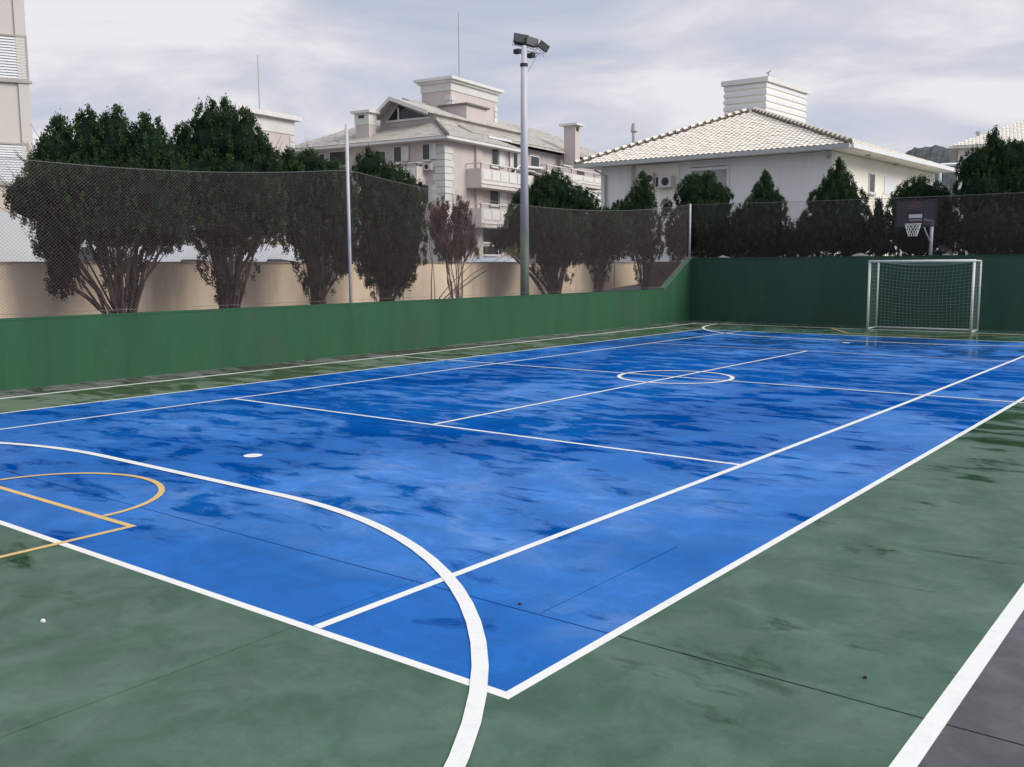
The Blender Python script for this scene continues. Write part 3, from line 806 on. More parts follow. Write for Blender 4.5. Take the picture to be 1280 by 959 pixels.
tree('thuja_tree', 'shorter thuja with bright green tips left of the thin fence post', 'tree', (398, 385), X=TX, seed=3, nst=34, twigs=320, group=GH_, lobes=[
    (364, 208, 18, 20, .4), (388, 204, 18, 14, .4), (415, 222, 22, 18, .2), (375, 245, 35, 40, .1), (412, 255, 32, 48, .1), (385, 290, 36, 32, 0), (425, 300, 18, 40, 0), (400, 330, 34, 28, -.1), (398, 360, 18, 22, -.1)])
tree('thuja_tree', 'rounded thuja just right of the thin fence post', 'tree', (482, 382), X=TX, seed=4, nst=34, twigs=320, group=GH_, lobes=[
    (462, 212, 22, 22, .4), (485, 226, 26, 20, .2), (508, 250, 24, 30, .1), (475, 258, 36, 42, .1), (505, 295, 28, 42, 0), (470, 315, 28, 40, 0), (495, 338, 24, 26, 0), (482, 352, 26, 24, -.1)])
tree('dry_shrub', 'small reddish half-bare tree between the hedge and the floodlight pole', 'small tree', (571, 376), X=TX, seed=5, nst=14, stem_r=0.026, twigs=420, density=620, leaf=0.06, mats=('leaf_red',), bark='twig', lobes=[
    (558, 285, 22, 34, .3), (575, 265, 16, 26, .5), (548, 275, 15, 24, .2), (585, 295, 16, 24, .2), (563, 312, 24, 14, 0)], inner=.5, ragged=.25, core=0)
tree('yellow_shrub', 'yellow-green shrub behind the reddish small tree', 'shrub', (540, 372), X=-5.9, seed=6, nst=6, stem_r=0.02, density=200, leaf=0.08, mats=('leaf_pale',), bark='twig', lobes=[
    (538, 268, 14, 20, .3), (532, 300, 16, 30, 0), (600, 312, 12, 10, 0), (640, 316, 10, 9, 0)], inner=.4, ragged=.2, core=0)
tree('thuja_tree', 'broad dark thuja right behind the floodlight pole', 'tree', (694, 370), X=TX, seed=7, nst=34, twigs=320, group=GH_, lobes=[
    (692, 240, 28, 24, .3), (664, 262, 26, 26, .1), (722, 254, 24, 18, .2), (690, 282, 46, 34, .1), (650, 285, 20, 32, 0), (625, 300, 14, 14, 0), (700, 310, 36, 22, 0), (692, 336, 26, 24, -.1)])
tree('thuja_tree', 'low round thuja just left of the wall step', 'tree', (748, 366), X=TX, seed=8, nst=18, twigs=160, group=GH_, lobes=[
    (752, 282, 28, 20, .1), (765, 295, 28, 30, 0), (742, 308, 22, 22, 0), (748, 334, 15, 22, -.1)])
tree('thuja_tree', 'narrow pointed thuja left of the corner post', 'tree', (806, 364), X=TX, seed=9, nst=12, twigs=150, group=GH_, lobes=[
    (803, 240, 15, 23, .6), (800, 255, 20, 18, .2), (783, 264, 20, 12, .1), (833, 260, 8, 10, .3), (798, 285, 28, 30, .1), (808, 312, 20, 18, 0), (806, 338, 13, 20, -.1)], inner=.2, core=.6)
GB_ = 'clipped thuja bushes behind the back wall'
BG = dict(Y=29.7, gz=2.1, group=GB_, nst=6, twigs=30, mats=('leaf', 'leaf_brown'))
tree('thuja_bush', 'rounded two-topped thuja bush right of the corner post', 'bush', (878, 322), seed=10, lobes=[
    (866, 242, 22, 22, .3), (885, 238, 18, 22, .4), (900, 250, 16, 16, .1), (878, 285, 44, 36, .1), (850, 300, 18, 26, 0), (905, 306, 24, 20, 0)], **BG)
tree('thuja_bush', 'small neat cone-topped thuja bush in front of the white house wall', 'bush', (955, 322), seed=11, lobes=[
    (956, 243, 16, 26, .7), (956, 258, 27, 20, .3), (950, 290, 38, 34, .1), (968, 306, 30, 18, 0), (925, 272, 8, 14, .2), (925, 300, 18, 22, .1)], **BG)
tree('thuja_bush', 'tall pointed conical thuja bush before the corner of the white house', 'bush', (1045, 322), seed=12, lobes=[
    (1048, 228, 19, 27, .75), (1046, 250, 35, 24, .35), (1045, 285, 46, 38, .1), (1005, 300, 20, 26, .1), (1070, 300, 26, 24, 0)], **BG)
tree('thuja_bush', 'tiny egg-shaped bush left of the backboard', 'bush', (1098, 322), seed=13, lobes=[(1098, 264, 7, 13, .3), (1100, 292, 10, 22, 0), (1102, 308, 14, 14, 0)], **BG)
tree('thuja_bush', 'dome-shaped brighter green bush behind the backboard', 'bush', (1150, 322), seed=14, lobes=[
    (1150, 246, 32, 22, .2), (1140, 262, 30, 20, 0), (1172, 262, 22, 20, 0), (1148, 292, 44, 32, 0)], **BG)
tree('thuja_bush', 'largest dark thuja mass at the right edge with a single upright tip', 'bush', (1245, 322), seed=15, lobes=[
    (1242, 178, 9, 17, .6), (1222, 208, 24, 22, .2), (1255, 202, 30, 24, .1), (1285, 205, 30, 26, .1), (1230, 240, 34, 34, 0), (1275, 245, 44, 40, 0), (1235, 290, 48, 36, 0), (1300, 295, 50, 36, 0)], **BG)
tree('thuja_bush', 'dark hedge bush filling the gap beside the reddish trunks in the wall corner', 'bush', (835, 330), X=-5.6, seed=16, gz=1.4, nst=6, lobes=[(848, 300, 20, 24, 0), (860, 280, 16, 20, 0)], density=400)

# ------------------------------------------------------------------ parked cars beyond the beige wall
def car(px, py, label, m, length=4.2):
    c = at_x(px, py, -9.2); cx, cy = float(c[0]), float(c[1]); zg = 0.95; hgt = float(c[2]) - zg
    t = thing('parked_car', label, 'car', (cx, cy, zg), 'cars parked behind the beige wall')
    hl = length / 2; k_ = hgt / 1.45
    prof_ = [(-hl, .30), (-hl, .72), (-hl + .35, .86), (-hl + .95, .92), (-hl + 1.65, 1.36), (-.25, 1.45), (.75, 1.42), (hl - .75, .98), (hl - .1, .90), (hl, .55), (hl, .30)]
    b = MB(); nn_ = len(prof_)
    for i, (y, z) in enumerate(prof_):
        wd = .86 if z < 1.0 else .66
        b.v.append((cx - wd, cy + y, zg + z * k_)); b.v.append((cx + wd, cy + y, zg + z * k_))
    for i in range(nn_):
        j = (i + 1) % nn_; b.f.append((2 * i, 2 * i + 1, 2 * j + 1, 2 * j))
    b.f.append(tuple(2 * i for i in range(nn_))[::-1]); b.f.append(tuple(2 * i + 1 for i in range(nn_)))
    b.build('body', m, t)
    for sx_ in (-1, 1):
        x = cx + sx_ * .775; w_ = MB()
        w_.poly([(x + sx_ * .09, cy - hl + 1.2, zg + .96 * k_), (x + sx_ * .09, cy + hl - 1.0, zg + .96 * k_), (x - sx_ * .10, cy + .7, zg + 1.36 * k_), (x - sx_ * .10, cy - hl + 1.75, zg + 1.34 * k_)])
        w_.build('side_window', M['glass'], t)
        for sy_ in (-1, 1):
            y = cy + sy_ * (hl - .8)
            wh = MB().tube([(cx + sx_ * .70, y, zg + .31), (cx + sx_ * .89, y, zg + .31)], .31, 16).build('wheel', M['rubber'], t)
            MB().tube([(cx + sx_ * .88, y, zg + .31), (cx + sx_ * .905, y, zg + .31)], .19, 12).build('rim', M['galv'], wh)
car(98, 303, 'white car parked behind the beige wall, seen left of the first trunks', M['car_white'], 4.0)
car(233, 307, 'white car roof showing between the first and second hedge trees', M['car_white'])
car(340, 308, 'white car roof showing between the second and third hedge trees', M['car_white'], 4.4)
car(612, 322, 'blue-grey car roof just above the beige wall left of the floodlight pole', M['car_silver'])

# ------------------------------------------------------------------ left tower block
cr = at(46.5, 260, 26)
fdir = RT * 0.89 + np.array([math.sin(YAW), math.cos(YAW), 0]) * 0.46
ft = Face(cr, fdir)
tb = thing('apartment_block', 'tall cream apartment block with louvred shutters at the left edge', 'building', (ft.P(-7, 0.9)))
hband = ft.hit(20, 232)[1]; hwhite = ft.hit(20, 265)[1]
MB().fbox(ft, -13, 0, hwhite, 22, -11, 0).build('wall', M['tower_wall'], tb)
MB().fbox(ft, -13, -0.28, hwhite + 0.005, hband, 0.0, 0.03).build('wall_band', M['tower_yellow'], tb)
MB().fbox(ft, -13, 0.05, 0.9, hwhite, -11, 0.06).build('base_wall', M['tower_white'], tb)
MB().fbox(ft, -0.26, 0.0, hwhite + 0.004, 21.9, 0.001, 0.05).build('corner_strip', M['tower_wall'], tb)
for (y0, y1, xr) in ((43, 102, 35), (178, 231, 37.5)):
    s_r = ft.hit(xr, (y0 + y1) / 2)[0]; ha = ft.hit(xr - 15, y0 + 1)[1]; hb_ = ft.hit(xr - 15, y1 - 1)[1]
    for k_ in range(2):
        w0 = s_r - 1.55 - k_ * 3.6; w1 = s_r - k_ * 3.6
        wd_ = MB().fbox(ft, w0, w1, hb_, ha, 0.002, 0.02).build('window', M['alu'], tb)
        b = MB()
        for (c0_, c1_, d0_, d1_) in ((w0, w1, ha - .05, ha), (w0, w1, hb_, hb_ + .05), (w0, w0 + .05, hb_ + .05, ha - .05), (w1 - .05, w1, hb_ + .05, ha - .05), ((w0 + w1) / 2 - .025, (w0 + w1) / 2 + .025, hb_ + .05, ha - .05)):
            b.fbox(ft, c0_, c1_, d0_, d1_, 0.021, 0.06)
        b.fbox(ft, w0 - .06, w1 + .06, hb_ - .06, hb_ - .002, 0.0, 0.09)
        b.build('frame', M['alu'], wd_)
        b = MB(); ns = 15
        for (e0, e1) in ((w0 + .05, (w0 + w1) / 2 - .03), ((w0 + w1) / 2 + .03, w1 - .05)):
            for q in range(ns):
                z0 = hb_ + .055 + (ha - hb_ - .11) * q / ns; z1 = z0 + (ha - hb_ - .11) / ns * 0.86
                b.hexa([ft.P(e0, z0, .05), ft.P(e1, z0, .05), ft.P(e1, z0, .055), ft.P(e0, z0, .055), ft.P(e0, z1, .022), ft.P(e1, z1, .022), ft.P(e1, z1, .027), ft.P(e0, z1, .027)])
        stuff(b.build('louvre_slats', M['shutter'], wd_))

# ------------------------------------------------------------------ shared building bits
def shuttered_window(fc, x0, y0, x1, y1, par, shut=None, off=0.0, sill=True):
    s0, s1, h0, h1 = fc.rect(x0, y0, x1, y1, off)
    wn_ = MB().fbox(fc, s0 - .06, s1 + .06, h0 - .06, h1 + .06, off + .002, off + .05).build('window', M['trim'], par)
    MB().fbox(fc, s0, s1, h0, h1, off + .051, off + .06).build('pane', M['glass'], wn_)
    if shut:
        a, c, _, _ = fc.rect(shut[0], y0, shut[1], y1, off)
        MB().fbox(fc, a, c, h0 - .02, h1 + .02, off + .055, off + .11).build('shutter', M['quoin'], wn_)
        MB().fbox(fc, a + .03, (a + c) / 2 - .01, h0 + .06, h1 - .06, off + .111, off + .12).build('shutter_panel', M['trim'], wn_)
    if sill: MB().fbox(fc, s0 - .12, s1 + .12, h0 - .14, h0 - .062, off + .001, off + .16).build('sill', M['trim'], wn_)
    return wn_
def ac_unit(fc, x0, y0, x1, y1, par, off=0.0):
    s0, s1, h0, h1 = fc.rect(x0, y0, x1, y1, off)
    a = MB().fbox(fc, s0, s1, h0, h1, off + .002, off + .35).build('air_conditioner', M['ac'], par)
    cs, ch = s0 + (s1 - s0) * .38, (h0 + h1) / 2; r = min(h1 - h0, s1 - s0) * .36
    g = MB(); g.poly([fc.P(cs + r * math.cos(t), ch + r * math.sin(t), off + .353) for t in np.linspace(0, 2 * math.pi, 14, endpoint=False)])
    g.build('fan_grille', M['dark_metal'], a)
    MB().fbox(fc, s1 - (s1 - s0) * .2, s1 - .03, h0 + .05, h1 - .05, off + .351, off + .356).build('vent_slot', M['dark_metal'], a)
def tiles_on(p0, p1, apex, par, m, name='roof_tiles', row=0.36, colw=0.26, lift=0.05, top=1.0, tri=True, p3=None, hk=1.0):
    """barrel tiles over a roof plane: eave p0->p1, rising to apex (tri) or to p3/apex edge"""
    p0, p1, A = map(lambda q: np.array(q, float), (p0, p1, apex))
    e = p1 - p0; L = np.linalg.norm(e); e = e / L
    tA = np.dot(A - p0, e); foot = p0 + e * tA; sl = A - foot; S = np.linalg.norm(sl); sl = sl / S
    nrm = np.cross(e, sl); nrm = nrm / np.linalg.norm(nrm)
    if nrm[2] < 0: nrm = -nrm
    if p3 is not None: t3 = np.dot(np.array(p3) - p0, e)
    b = MB(); nr = int(S / row); nc = int(L / colw)
    rr = random.Random(4)
    for i in range(nr):
        sa = i * row; sb = sa + row * 1.08
        fr = (i + .5) * row / S
        lo = tA * fr; hi = L + ((t3 if p3 is not None else tA) - L) * fr
        for j in range(nc):
            c = (j + .5) * colw
            if c < lo + colw * .3 or c > hi - colw * .3: continue
            lf = lift + rr.uniform(-.006, .006)
            pr_ = []
            for (q, z) in ((-.5, 0), (-.28, .075), (0, .10), (.28, .075), (.5, 0)):
                pr_.append((c + q * colw, z * hk))
            lowr = [p0 + e * x + sl * sa + nrm * (z + lf + .035 * hk) for x, z in pr_]
            upr = [p0 + e * x + sl * sb + nrm * (z * .85 + lf) for x, z in pr_]
            bb_ = len(b.v); b.v += [tuple(q) for q in lowr + upr]
            for k_ in range(4): b.f.append((bb_ + k_, bb_ + k_ + 1, bb_ + 5 + k_ + 1, bb_ + 5 + k_))
    return stuff(b.build(name, m, par))
def ridge_caps(p, q, par, m, r=0.13, step=0.42, frac=.82):
    p, q = Vector(p), Vector(q); L = (q - p).length; d = (q - p) / L; n_ = int(L / step)
    b = MB()
    for i in range(n_):
        a = p + d * (i * step); b.tube([a, a + d * step * frac], [r * 1.12, r * .95], 8)
    stuff(b.build('ridge_caps', m, par))

# ------------------------------------------------------------------ pink apartment building
EH = 10.0
E0 = at_h(559, 169.5, EH); EL = at_h(350, 188.5, EH)
vdir = (EL - E0); vdir[2] = 0; vdir /= np.linalg.norm(vdir)
udir = np.array([-vdir[1], vdir[0], 0])
if np.dot(udir, RT) < 0: udir = -udir
ps = thing('apartment_building', 'pink three-storey apartment building with grey hipped roof and gable dormer', 'building', (float(E0[0]), float(E0[1]), 0.9))
OV = 0.75
corner = E0 + vdir * OV + udir * OV
LV = float(np.linalg.norm(EL - E0)) + 0.2
ER = at_h(684, 187, EH); LU = float(np.dot(ER - E0, udir))
fL = Face(corner, vdir)      # left face, s grows away to the left
fR = Face(corner, udir)      # right face
def prism(fcA, s0, s1, h0, h1, depth_dir, dep, name, m, par):
    a = fcA.P(s0, 0); c = fcA.P(s1, 0); d = depth_dir * dep
    pts = [a, c, c + d, a + d]
    b = MB(); b.hexa([(p[0], p[1], h0) for p in pts] + [(p[0], p[1], h1) for p in pts])
    return b.build(name, m, par)
prism(fR, 0, LU - OV, 0.9, EH - 0.12, vdir, LV - OV, 'wall', M['pink'], ps)
# soffit / eave board and hipped roof
pit = math.tan(math.radians(25))
def rp(u, v, h): q = E0 + udir * u + vdir * v; return np.array([q[0], q[1], h])
RU = LU / 2
hr = EH + RU * pit
b = MB()
b.slab([rp(0, 0, EH + .02), rp(LU, 0, EH + .02), rp(LU, LV, EH + .02), rp(0, LV, EH + .02)], 0.16)
b.build('eaves', M['trim'], ps)
DH = min(RU, LV / 2)
Rr = DH; hr = EH + Rr * pit
vA = rp(Rr, Rr, hr); vB = rp(max(Rr, LU - Rr), Rr, hr); vC = rp(max(Rr, LU - Rr), LV - Rr, hr); vD = rp(Rr, LV - Rr, hr)
b = MB()
z0_ = EH + .025
b.poly([rp(0, 0, z0_), rp(0, LV, z0_), vD, vA]); b.poly([rp(0, 0, z0_), vA, vB, rp(LU, 0, z0_)]); b.poly([rp(LU, 0, z0_), vB, vC, rp(LU, LV, z0_)]); b.poly([rp(LU, LV, z0_), vC, vD, rp(0, LV, z0_)])
roof = b.build('roof', M['gtile'], ps)
tiles_on(rp(0, 0, z0_), rp(0, LV, z0_), vA, roof, M['gtile'], row=.36, colw=.28, lift=0.0, p3=vD, hk=.3)
tiles_on(rp(LU, 0, z0_), rp(0, 0, z0_), vA if DH < LU / 2 + .1 else vA, roof, M['gtile'], row=.36, colw=.28, lift=0.0, hk=.3)
ridge_caps(rp(0, 0, z0_ + .06), vA + np.array([0, 0, .06]), roof, M['gtile_dark'], .12)
# gable dormer: face parallel to the left side, ridge running along u
fG = Face(rp(2.2, 0, 0), vdir)
def fpt(fc, px, py, off=0): s, h = fc.hit(px, py, off); return s, h
gs0, gh0 = fpt(fG, 538.5, 147); gs1, gh1 = fpt(fG, 491, 121.5); gs2, gh2 = fpt(fG, 468, 138)
gb = (gh0 + gh2) / 2
back = udir * 13.0
def g(s, h, o=0): return fG.P(s, h, o)
b = MB()
for (sa, ha_, sb, hb_) in ((gs0, gb, gs1, gh1), (gs1, gh1, gs2, gb)):
    p1_, p2_ = g(sa, ha_, .35), g(sb, hb_, .35)
    b.slab([p1_, p2_, p2_ + back, p1_ + back], .12)
b.build('gable_roof', M['gtile'], ps)
b = MB(); lo_, hi_ = min(gs0, gs2) + .25, max(gs0, gs2) - .25; dq = [g(lo_, 0, -.65), g(hi_, 0, -.65), g(hi_, 0, -.65) + back * .95, g(lo_, 0, -.65) + back * .95]
b.hexa([(p[0], p[1], EH + .1) for p in dq] + [(p[0], p[1], gb - .02) for p in dq]); b.build('gable_base', M['gtile'], ps)
b = MB(); b.poly([g(gs0, gb - .15, -.6), g(gs1, gh1 - .15, -.6), g(gs2, gb - .15, -.6), g(gs2, gb - 2.2, -.6), g(gs0, gb - 2.2, -.6)]); gw = b.build('gable_wall', M['pinkdark'], ps)
b = MB()
for (sa, ha_, sb, hb_) in ((gs0, gb, gs1, gh1), (gs2, gb, gs1, gh1)):
    p1_, p2_ = g(sa, ha_, .40), g(sb, hb_, .40); dn = np.array([0, 0, -.26])
    q1, q2 = g(sa, ha_, .352), g(sb, hb_, .352)
    b.hexa([q1 + dn, p1_ + dn, p2_ + dn, q2 + dn, q1, p1_, p2_, q2])
b.build('bargeboard', M['trim'], ps)
b = MB(); dmid = (gs0 + gs2) / 2
b.poly([g(gs0 + (gs2 - gs0) * .14, gb - .25, -.595), g(gs2 - (gs2 - gs0) * .14, gb - .25, -.595), g(gs1, gh1 - .42, -.595)]); gwin = b.build('gable_window', M['glass'], ps)
b = MB(); b.fbox(fG, gs1 - .06, gs1 + .06, gb - .25, gh1 - .6, -.59, -.54); b.fbox(fG, min(gs0, gs2) + .5, max(gs0, gs2) - .5, gb - .38, gb - .25, -.59, -.52); b.fbox(fG, gs1 + 1.1, gs1 + 1.18, gb + .12, gb + .9, -.59, -.55)
b.build('window_bar', M['trim'], gwin)
def oriented(cpt, du, dv, lu, lv, h0, h1, name, m, par, ov=0.0):
    c0_ = np.array(cpt) - du * ov - dv * ov
    pts = [c0_, c0_ + du * (lu + 2 * ov), c0_ + du * (lu + 2 * ov) + dv * (lv + 2 * ov), c0_ + dv * (lv + 2 * ov)]
    b = MB(); b.hexa([(p[0], p[1], h0) for p in pts] + [(p[0], p[1], h1) for p in pts])
    return b.build(name, m, par)
# left chimney
zc = depth_of(E0) + 4.2
cc = at(461, 155, zc)
hc0 = float(at(461, 172, zc)[2]); hc1 = float(at(461, 141, zc)[2])
ch = oriented(cc, udir, vdir, .75, 1.15, hc0 - .8, hc1, 'chimney', M['pink'], ps)
oriented(cc, udir, vdir, .75, 1.15, hc1 - .75, hc1 + .0, 'chimney_top', M['quoin'], ch, .03)
oriented(cc, udir, vdir, .75, 1.15, hc1 + .002, hc1 + .16, 'chimney_cap', M['trim'], ch, .22)
fch = Face(cc, vdir)
MB().fbox(fch, .35, .85, hc1 - .33, hc1 - .12, .031, .04).build('smoke_opening', M['board_black'], ch)
# roof water-tank tower
zt_ = depth_of(E0) + 9
ct = at(563.5, 120, zt_); ht = float(at(563.5, 103, zt_)[2])
fTL = Face(ct, vdir); fTR = Face(ct, udir)
tl = abs(fTL.hit(527, 110)[0]); tr_ = abs(fTR.hit(621, 125)[0])
tk = oriented(ct, udir, vdir, tr_, tl, EH + 1, ht, 'tank_tower', M['pink'], ps)
oriented(ct, udir, vdir, tr_, tl, ht - .55, ht + .0, 'cornice_band', M['quoin'], tk, .06)
oriented(ct, udir, vdir, tr_, tl, ht + .002, ht + .16, 'cornice', M['trim'], tk, .22)
oriented(ct, udir, vdir, tr_, tl, ht + .162, ht + .36, 'cornice', M['trim'], tk, .42)
for (fc, s) in ((fTL, .0), (fTR, .0), (fTR, tr_ - .45)):
    for q in range(9):
        h = EH + 1.2 + q * .42
        if h > ht - .9: break
        MB().fbox(fc, s + (.06 if q % 2 else 0), s + (.36 if q % 2 else .45), h, h + .36, .001, .07).build('quoin_block', M['quoin'], tk)
c2 = at(583, 140, zt_ - 2); h2 = float(at(583, 131, zt_ - 2)[2])
ann = oriented(c2, udir, vdir, 2.6, 2.2, EH + .8, h2, 'roof_annex', M['pink'], ps)
oriented(c2, udir, vdir, 2.6, 2.2, h2 + .002, h2 + .12, 'annex_cap', M['gtile_dark'], ann, .18)
p_ = at(574, 96, zt_ + 1)
MB().tube([(p_[0], p_[1], ht), (p_[0], p_[1], float(at(574, 18, zt_ + 1)[2]))], [.05, .025], 6).build('antenna', M['alu'], ps)
p_ = at(570, 96, zt_ + 1); MB().tube([(p_[0], p_[1], ht), (p_[0], p_[1], ht + 1.0)], .02, 5).build('antenna', M['alu'], ps)
# left-face windows and balcony
shuttered_window(fL, 493, 184, 502, 202.5, ps, (502.5, 512))
shuttered_window(fL, 529, 180.5, 537, 199.5, ps, (538, 546.5))
shuttered_window(fL, 472, 190, 482, 204, ps)
shuttered_window(fL, 400, 193, 406, 208, ps)
shuttered_window(fL, 413, 190, 433, 207, ps)
shuttered_window(fL, 490, 232, 500, 252, ps, (501, 511))
shuttered_window(fL, 527, 232, 536, 252, ps, (537, 546))
ac_unit(fL, 528, 205, 542.5, 213.5, ps)
def balcony(fc, x0, x1, yr, y0, y1, par, dep=1.1, npan=4):
    s0, _ = fc.hit(x0, (y0 + y1) / 2, dep); s1, _ = fc.hit(x1, (y0 + y1) / 2, dep)
    s0, s1 = min(s0, s1), max(s0, s1)
    xm = (x0 + x1) / 2
    hr_ = fc.hit(xm, yr, dep)[1]; h1 = fc.hit(xm, y0, dep)[1]; h0 = fc.hit(xm, y1, dep)[1]
    bl = MB().fbox(fc, s0, s1, h0, h0 + .18, .002, dep).build('balcony', M['balcony'], par)
    b = MB(); b.fbox(fc, s0, s1, h0 + .182, h1, dep - .12, dep - .002); b.fbox(fc, s0, s0 + .12, h0 + .182, h1, .002, dep - .122); b.fbox(fc, s1 - .12, s1, h0 + .182, h1, .002, dep - .122)
    b.build('parapet', M['balcony'], bl)
    b = MB(); b.fbox(fc, s0 - .05, s1 + .05, hr_ - .06, hr_, dep - .13, dep + .04)
    b.fbox(fc, s0 - .05, s0 + .04, hr_ - .06, hr_, 0, dep - .14); b.fbox(fc, s1 - .04, s1 + .05, hr_ - .06, hr_, 0, dep - .14)
    b.build('rail', M['trim'], bl)
    b = MB()
    for q in range(npan + 1):
        s = s0 + .05 + (s1 - s0 - .1) * q / npan; b.fbox(fc, s - .03, s + .03, h1, hr_ - .062, dep - .1, dep - .05)
    b.build('rail_post', M['gtile_dark'], bl)
    for q in range(npan):
        a = s0 + .15 + (s1 - s0 - .3) * q / npan; c = s0 + .15 + (s1 - s0 - .3) * (q + .86) / npan
        MB().fbox(fc, a, c, h0 + .35 + (h1 - h0 - .35) * .18, h1 - .12, dep + .001, dep + .035).build('panel', M['trim'], bl)
    MB().fbox(fc, s0 - .05, s1 + .05, h0 + .24, h0 + .32, dep - .001, dep + .06).build('string_course', M['trim'], bl)
balcony(fL, 478, 521, 204, 209, 231, ps, 1.0, 3)
balcony(fR, 602, 668, 208.5, 215, 238, ps, 1.2, 6)
balcony(fR, 602, 668, 257, 263, 286, ps, 1.2, 6)
shuttered_window(fR, 614.5, 187, 621.5, 208, ps, (622.5, 630))
shuttered_window(fR, 641, 191, 646, 210, ps, (636, 640.5))
shuttered_window(fR, 612, 238, 622, 256, ps, (623, 632))
shuttered_window(fR, 663, 196, 673, 212, ps)
shuttered_window(fR, 603, 287, 640, 303, ps, sill=True)
shuttered_window(fR, 603, 308, 622, 318, ps, sill=True)
s0_, h_ = fR.hit(593, 200); s1_, _ = fR.hit(600.5, 200)
MB().fbox(fR, s0_, s1_, .95, EH - .14, .001, .16).build('pilaster', M['pink'], ps)
zq = EH - .5; k_ = 0
while zq > 1.5:
    sq = .9 if k_ % 2 == 0 else .72
    MB().fbox(fL, -.055, sq, zq - .40, zq - .02, .001, .055).build('quoin_block', M['quoin'], ps)
    MB().fbox(fR, 0.0, sq, zq - .40, zq - .02, .001, .053).build('quoin_block', M['quoin'], ps)
    zq -= .42; k_ += 1
# solar panel on the right slope
mu = rp(0, 0, 0)
def onroofR(px, py):   # intersect the right slope plane
    n_ = np.cross(udir, (vdir + np.array([0, 0, pit]))); p0_ = rp(0, 0, z0_ + .12)
    r_ = ray(px, py); t = np.dot(p0_ - CAMP, n_) / np.dot(r_, n_); return CAMP + r_ * t
MB().slab([onroofR(611, 171), onroofR(640, 177), onroofR(636, 168), onroofR(617, 163)], .06).build('solar_panel', M['shutter'], ps)

# ------------------------------------------------------------------ second wing of the pink complex, further right
EH2 = 9.3
D2 = depth_of(ER) + 5
F0 = at_h(668, 183, EH2 + .9); F1 = at_h(742, 197, EH2)
F0 = at(668, 182, D2); EH2 = float(F0[2]); F1 = at_h(746, 198, EH2)
ud2 = F1 - F0; ud2[2] = 0; L2 = float(np.linalg.norm(ud2)); ud2 /= L2
vd2 = np.array([-ud2[1], ud2[0], 0]);
if np.dot(vd2, FW) < 0: vd2 = -vd2
p2 = thing('apartment_building', 'mauve apartment wing with grey roof and single chimney beyond the floodlight pole', 'building', (float(F0[0]), float(F0[1]), .9))
L2 += 6
def wp(u, v, h): q = F0 + ud2 * u + vd2 * v; return np.array([q[0], q[1], h])
b = MB(); pts = [wp(-6, .8, 0), wp(L2 - .8, .8, 0), wp(L2 - .8, 11, 0), wp(-6, 11, 0)]
b.hexa([(p[0], p[1], .9) for p in pts] + [(p[0], p[1], EH2 - .15) for p in pts]); b.build('wall', M['pinkdark'], p2)
b = MB(); h2r = EH2 + 2.9
b.slab([wp(-8, 0, EH2), wp(L2, 0, EH2), wp(L2 - 5.5, 6, h2r), wp(-8, 6, h2r)], .14)
b.slab([wp(L2, 0, EH2 + .001), wp(L2, 12, EH2 + .001), wp(L2 - 5.5, 6, h2r + .001)], .14)
b.slab([wp(L2, 12, EH2), wp(-8, 12, EH2), wp(-8, 6, h2r + .002), wp(L2 - 5.5, 6, h2r + .002)], .14)
rf2 = b.build('roof', M['gtile'], p2)
tiles_on(wp(-8, 0, EH2 + .01), wp(L2, 0, EH2 + .01), wp(-8, 6, h2r + .01), rf2, M['gtile'], row=.45, colw=.36, lift=0, p3=wp(L2 - 5.5, 6, h2r), hk=.3)
f2 = Face(wp(0, .8, 0), ud2)
zc2 = D2 + 3.5; cc2 = at(719, 170, zc2); h0c = float(at(719, 196, zc2)[2]); h1c = float(at(719, 157, zc2)[2])
ch2 = oriented(cc2, udir, vdir, .8, 1.0, h0c - .5, h1c, 'chimney', M['pink'], p2)
oriented(cc2, udir, vdir, .8, 1.0, h1c + .002, h1c + .16, 'chimney_cap', M['trim'], ch2, .28)
MB().fbox(Face(cc2, udir), .15, .6, h1c - .42, h1c - .12, .002, .01).build('smoke_opening', M['board_black'], ch2)
shuttered_window(f2, 703, 191, 711, 206, p2, None); shuttered_window(f2, 663, 194, 671, 209, p2)
balcony(f2, 684, 757, 212, 218, 232, p2, 1.0, 5)
shuttered_window(f2, 720, 214, 730, 222, p2)
balcony(f2, 700, 760, 237, 243, 262, p2, 1.0, 5)
# low hipped roof with white edge in front of the wing
lb_ = thing('low_annex', 'low annex with dark grey roof and white edge beside the white house', 'building', at(700, 300, D2 - 6) * np.array([1, 1, 0]) + np.array([0, 0, .9]))
fa = Face(at(684, 230, D2 - 6), ud2)
def ap(px, py, o=0): s, h = fa.hit(px, py); return fa.P(s, h, o)
pa = [ap(679, 221), ap(688, 204.5), ap(716, 207), ap(757, 212), ap(772, 262), ap(690, 262)]
A0, A1, A2, A3 = ap(676, 224), ap(688, 204.5, -2.5), ap(722, 208, -2.5), ap(776, 258, 0)
b = MB(); b.slab([ap(690, 222), A2 * 0 + ap(752, 252), ap(722, 216, -2.5), ap(700, 212, -2.5)], .1)
b.build('roof', M['gtile'], lb_)
b = MB(); b.poly([ap(680, 221, -2.6), ap(688, 205, -2.6), ap(716, 208, -2.6), ap(722, 216, -2.6), ap(752, 250, -2.6), ap(690, 250, -2.6)]); b.build('dark_gable', M['gtile_dark'], lb_)
b = MB()
for (a_, c_) in (((679, 221), (687.5, 205)), ((687.5, 205), (716, 208))):
    b.tube([ap(*a_, -2.5), ap(*c_, -2.5)], .09, 6)
b.tube([ap(708, 221, .1), ap(752, 252, .1)], .09, 6)
b.build('edge_trim', M['trim'], lb_)
s0_, h0_ = fa.hit(690, 256); s1_, _ = fa.hit(760, 256)
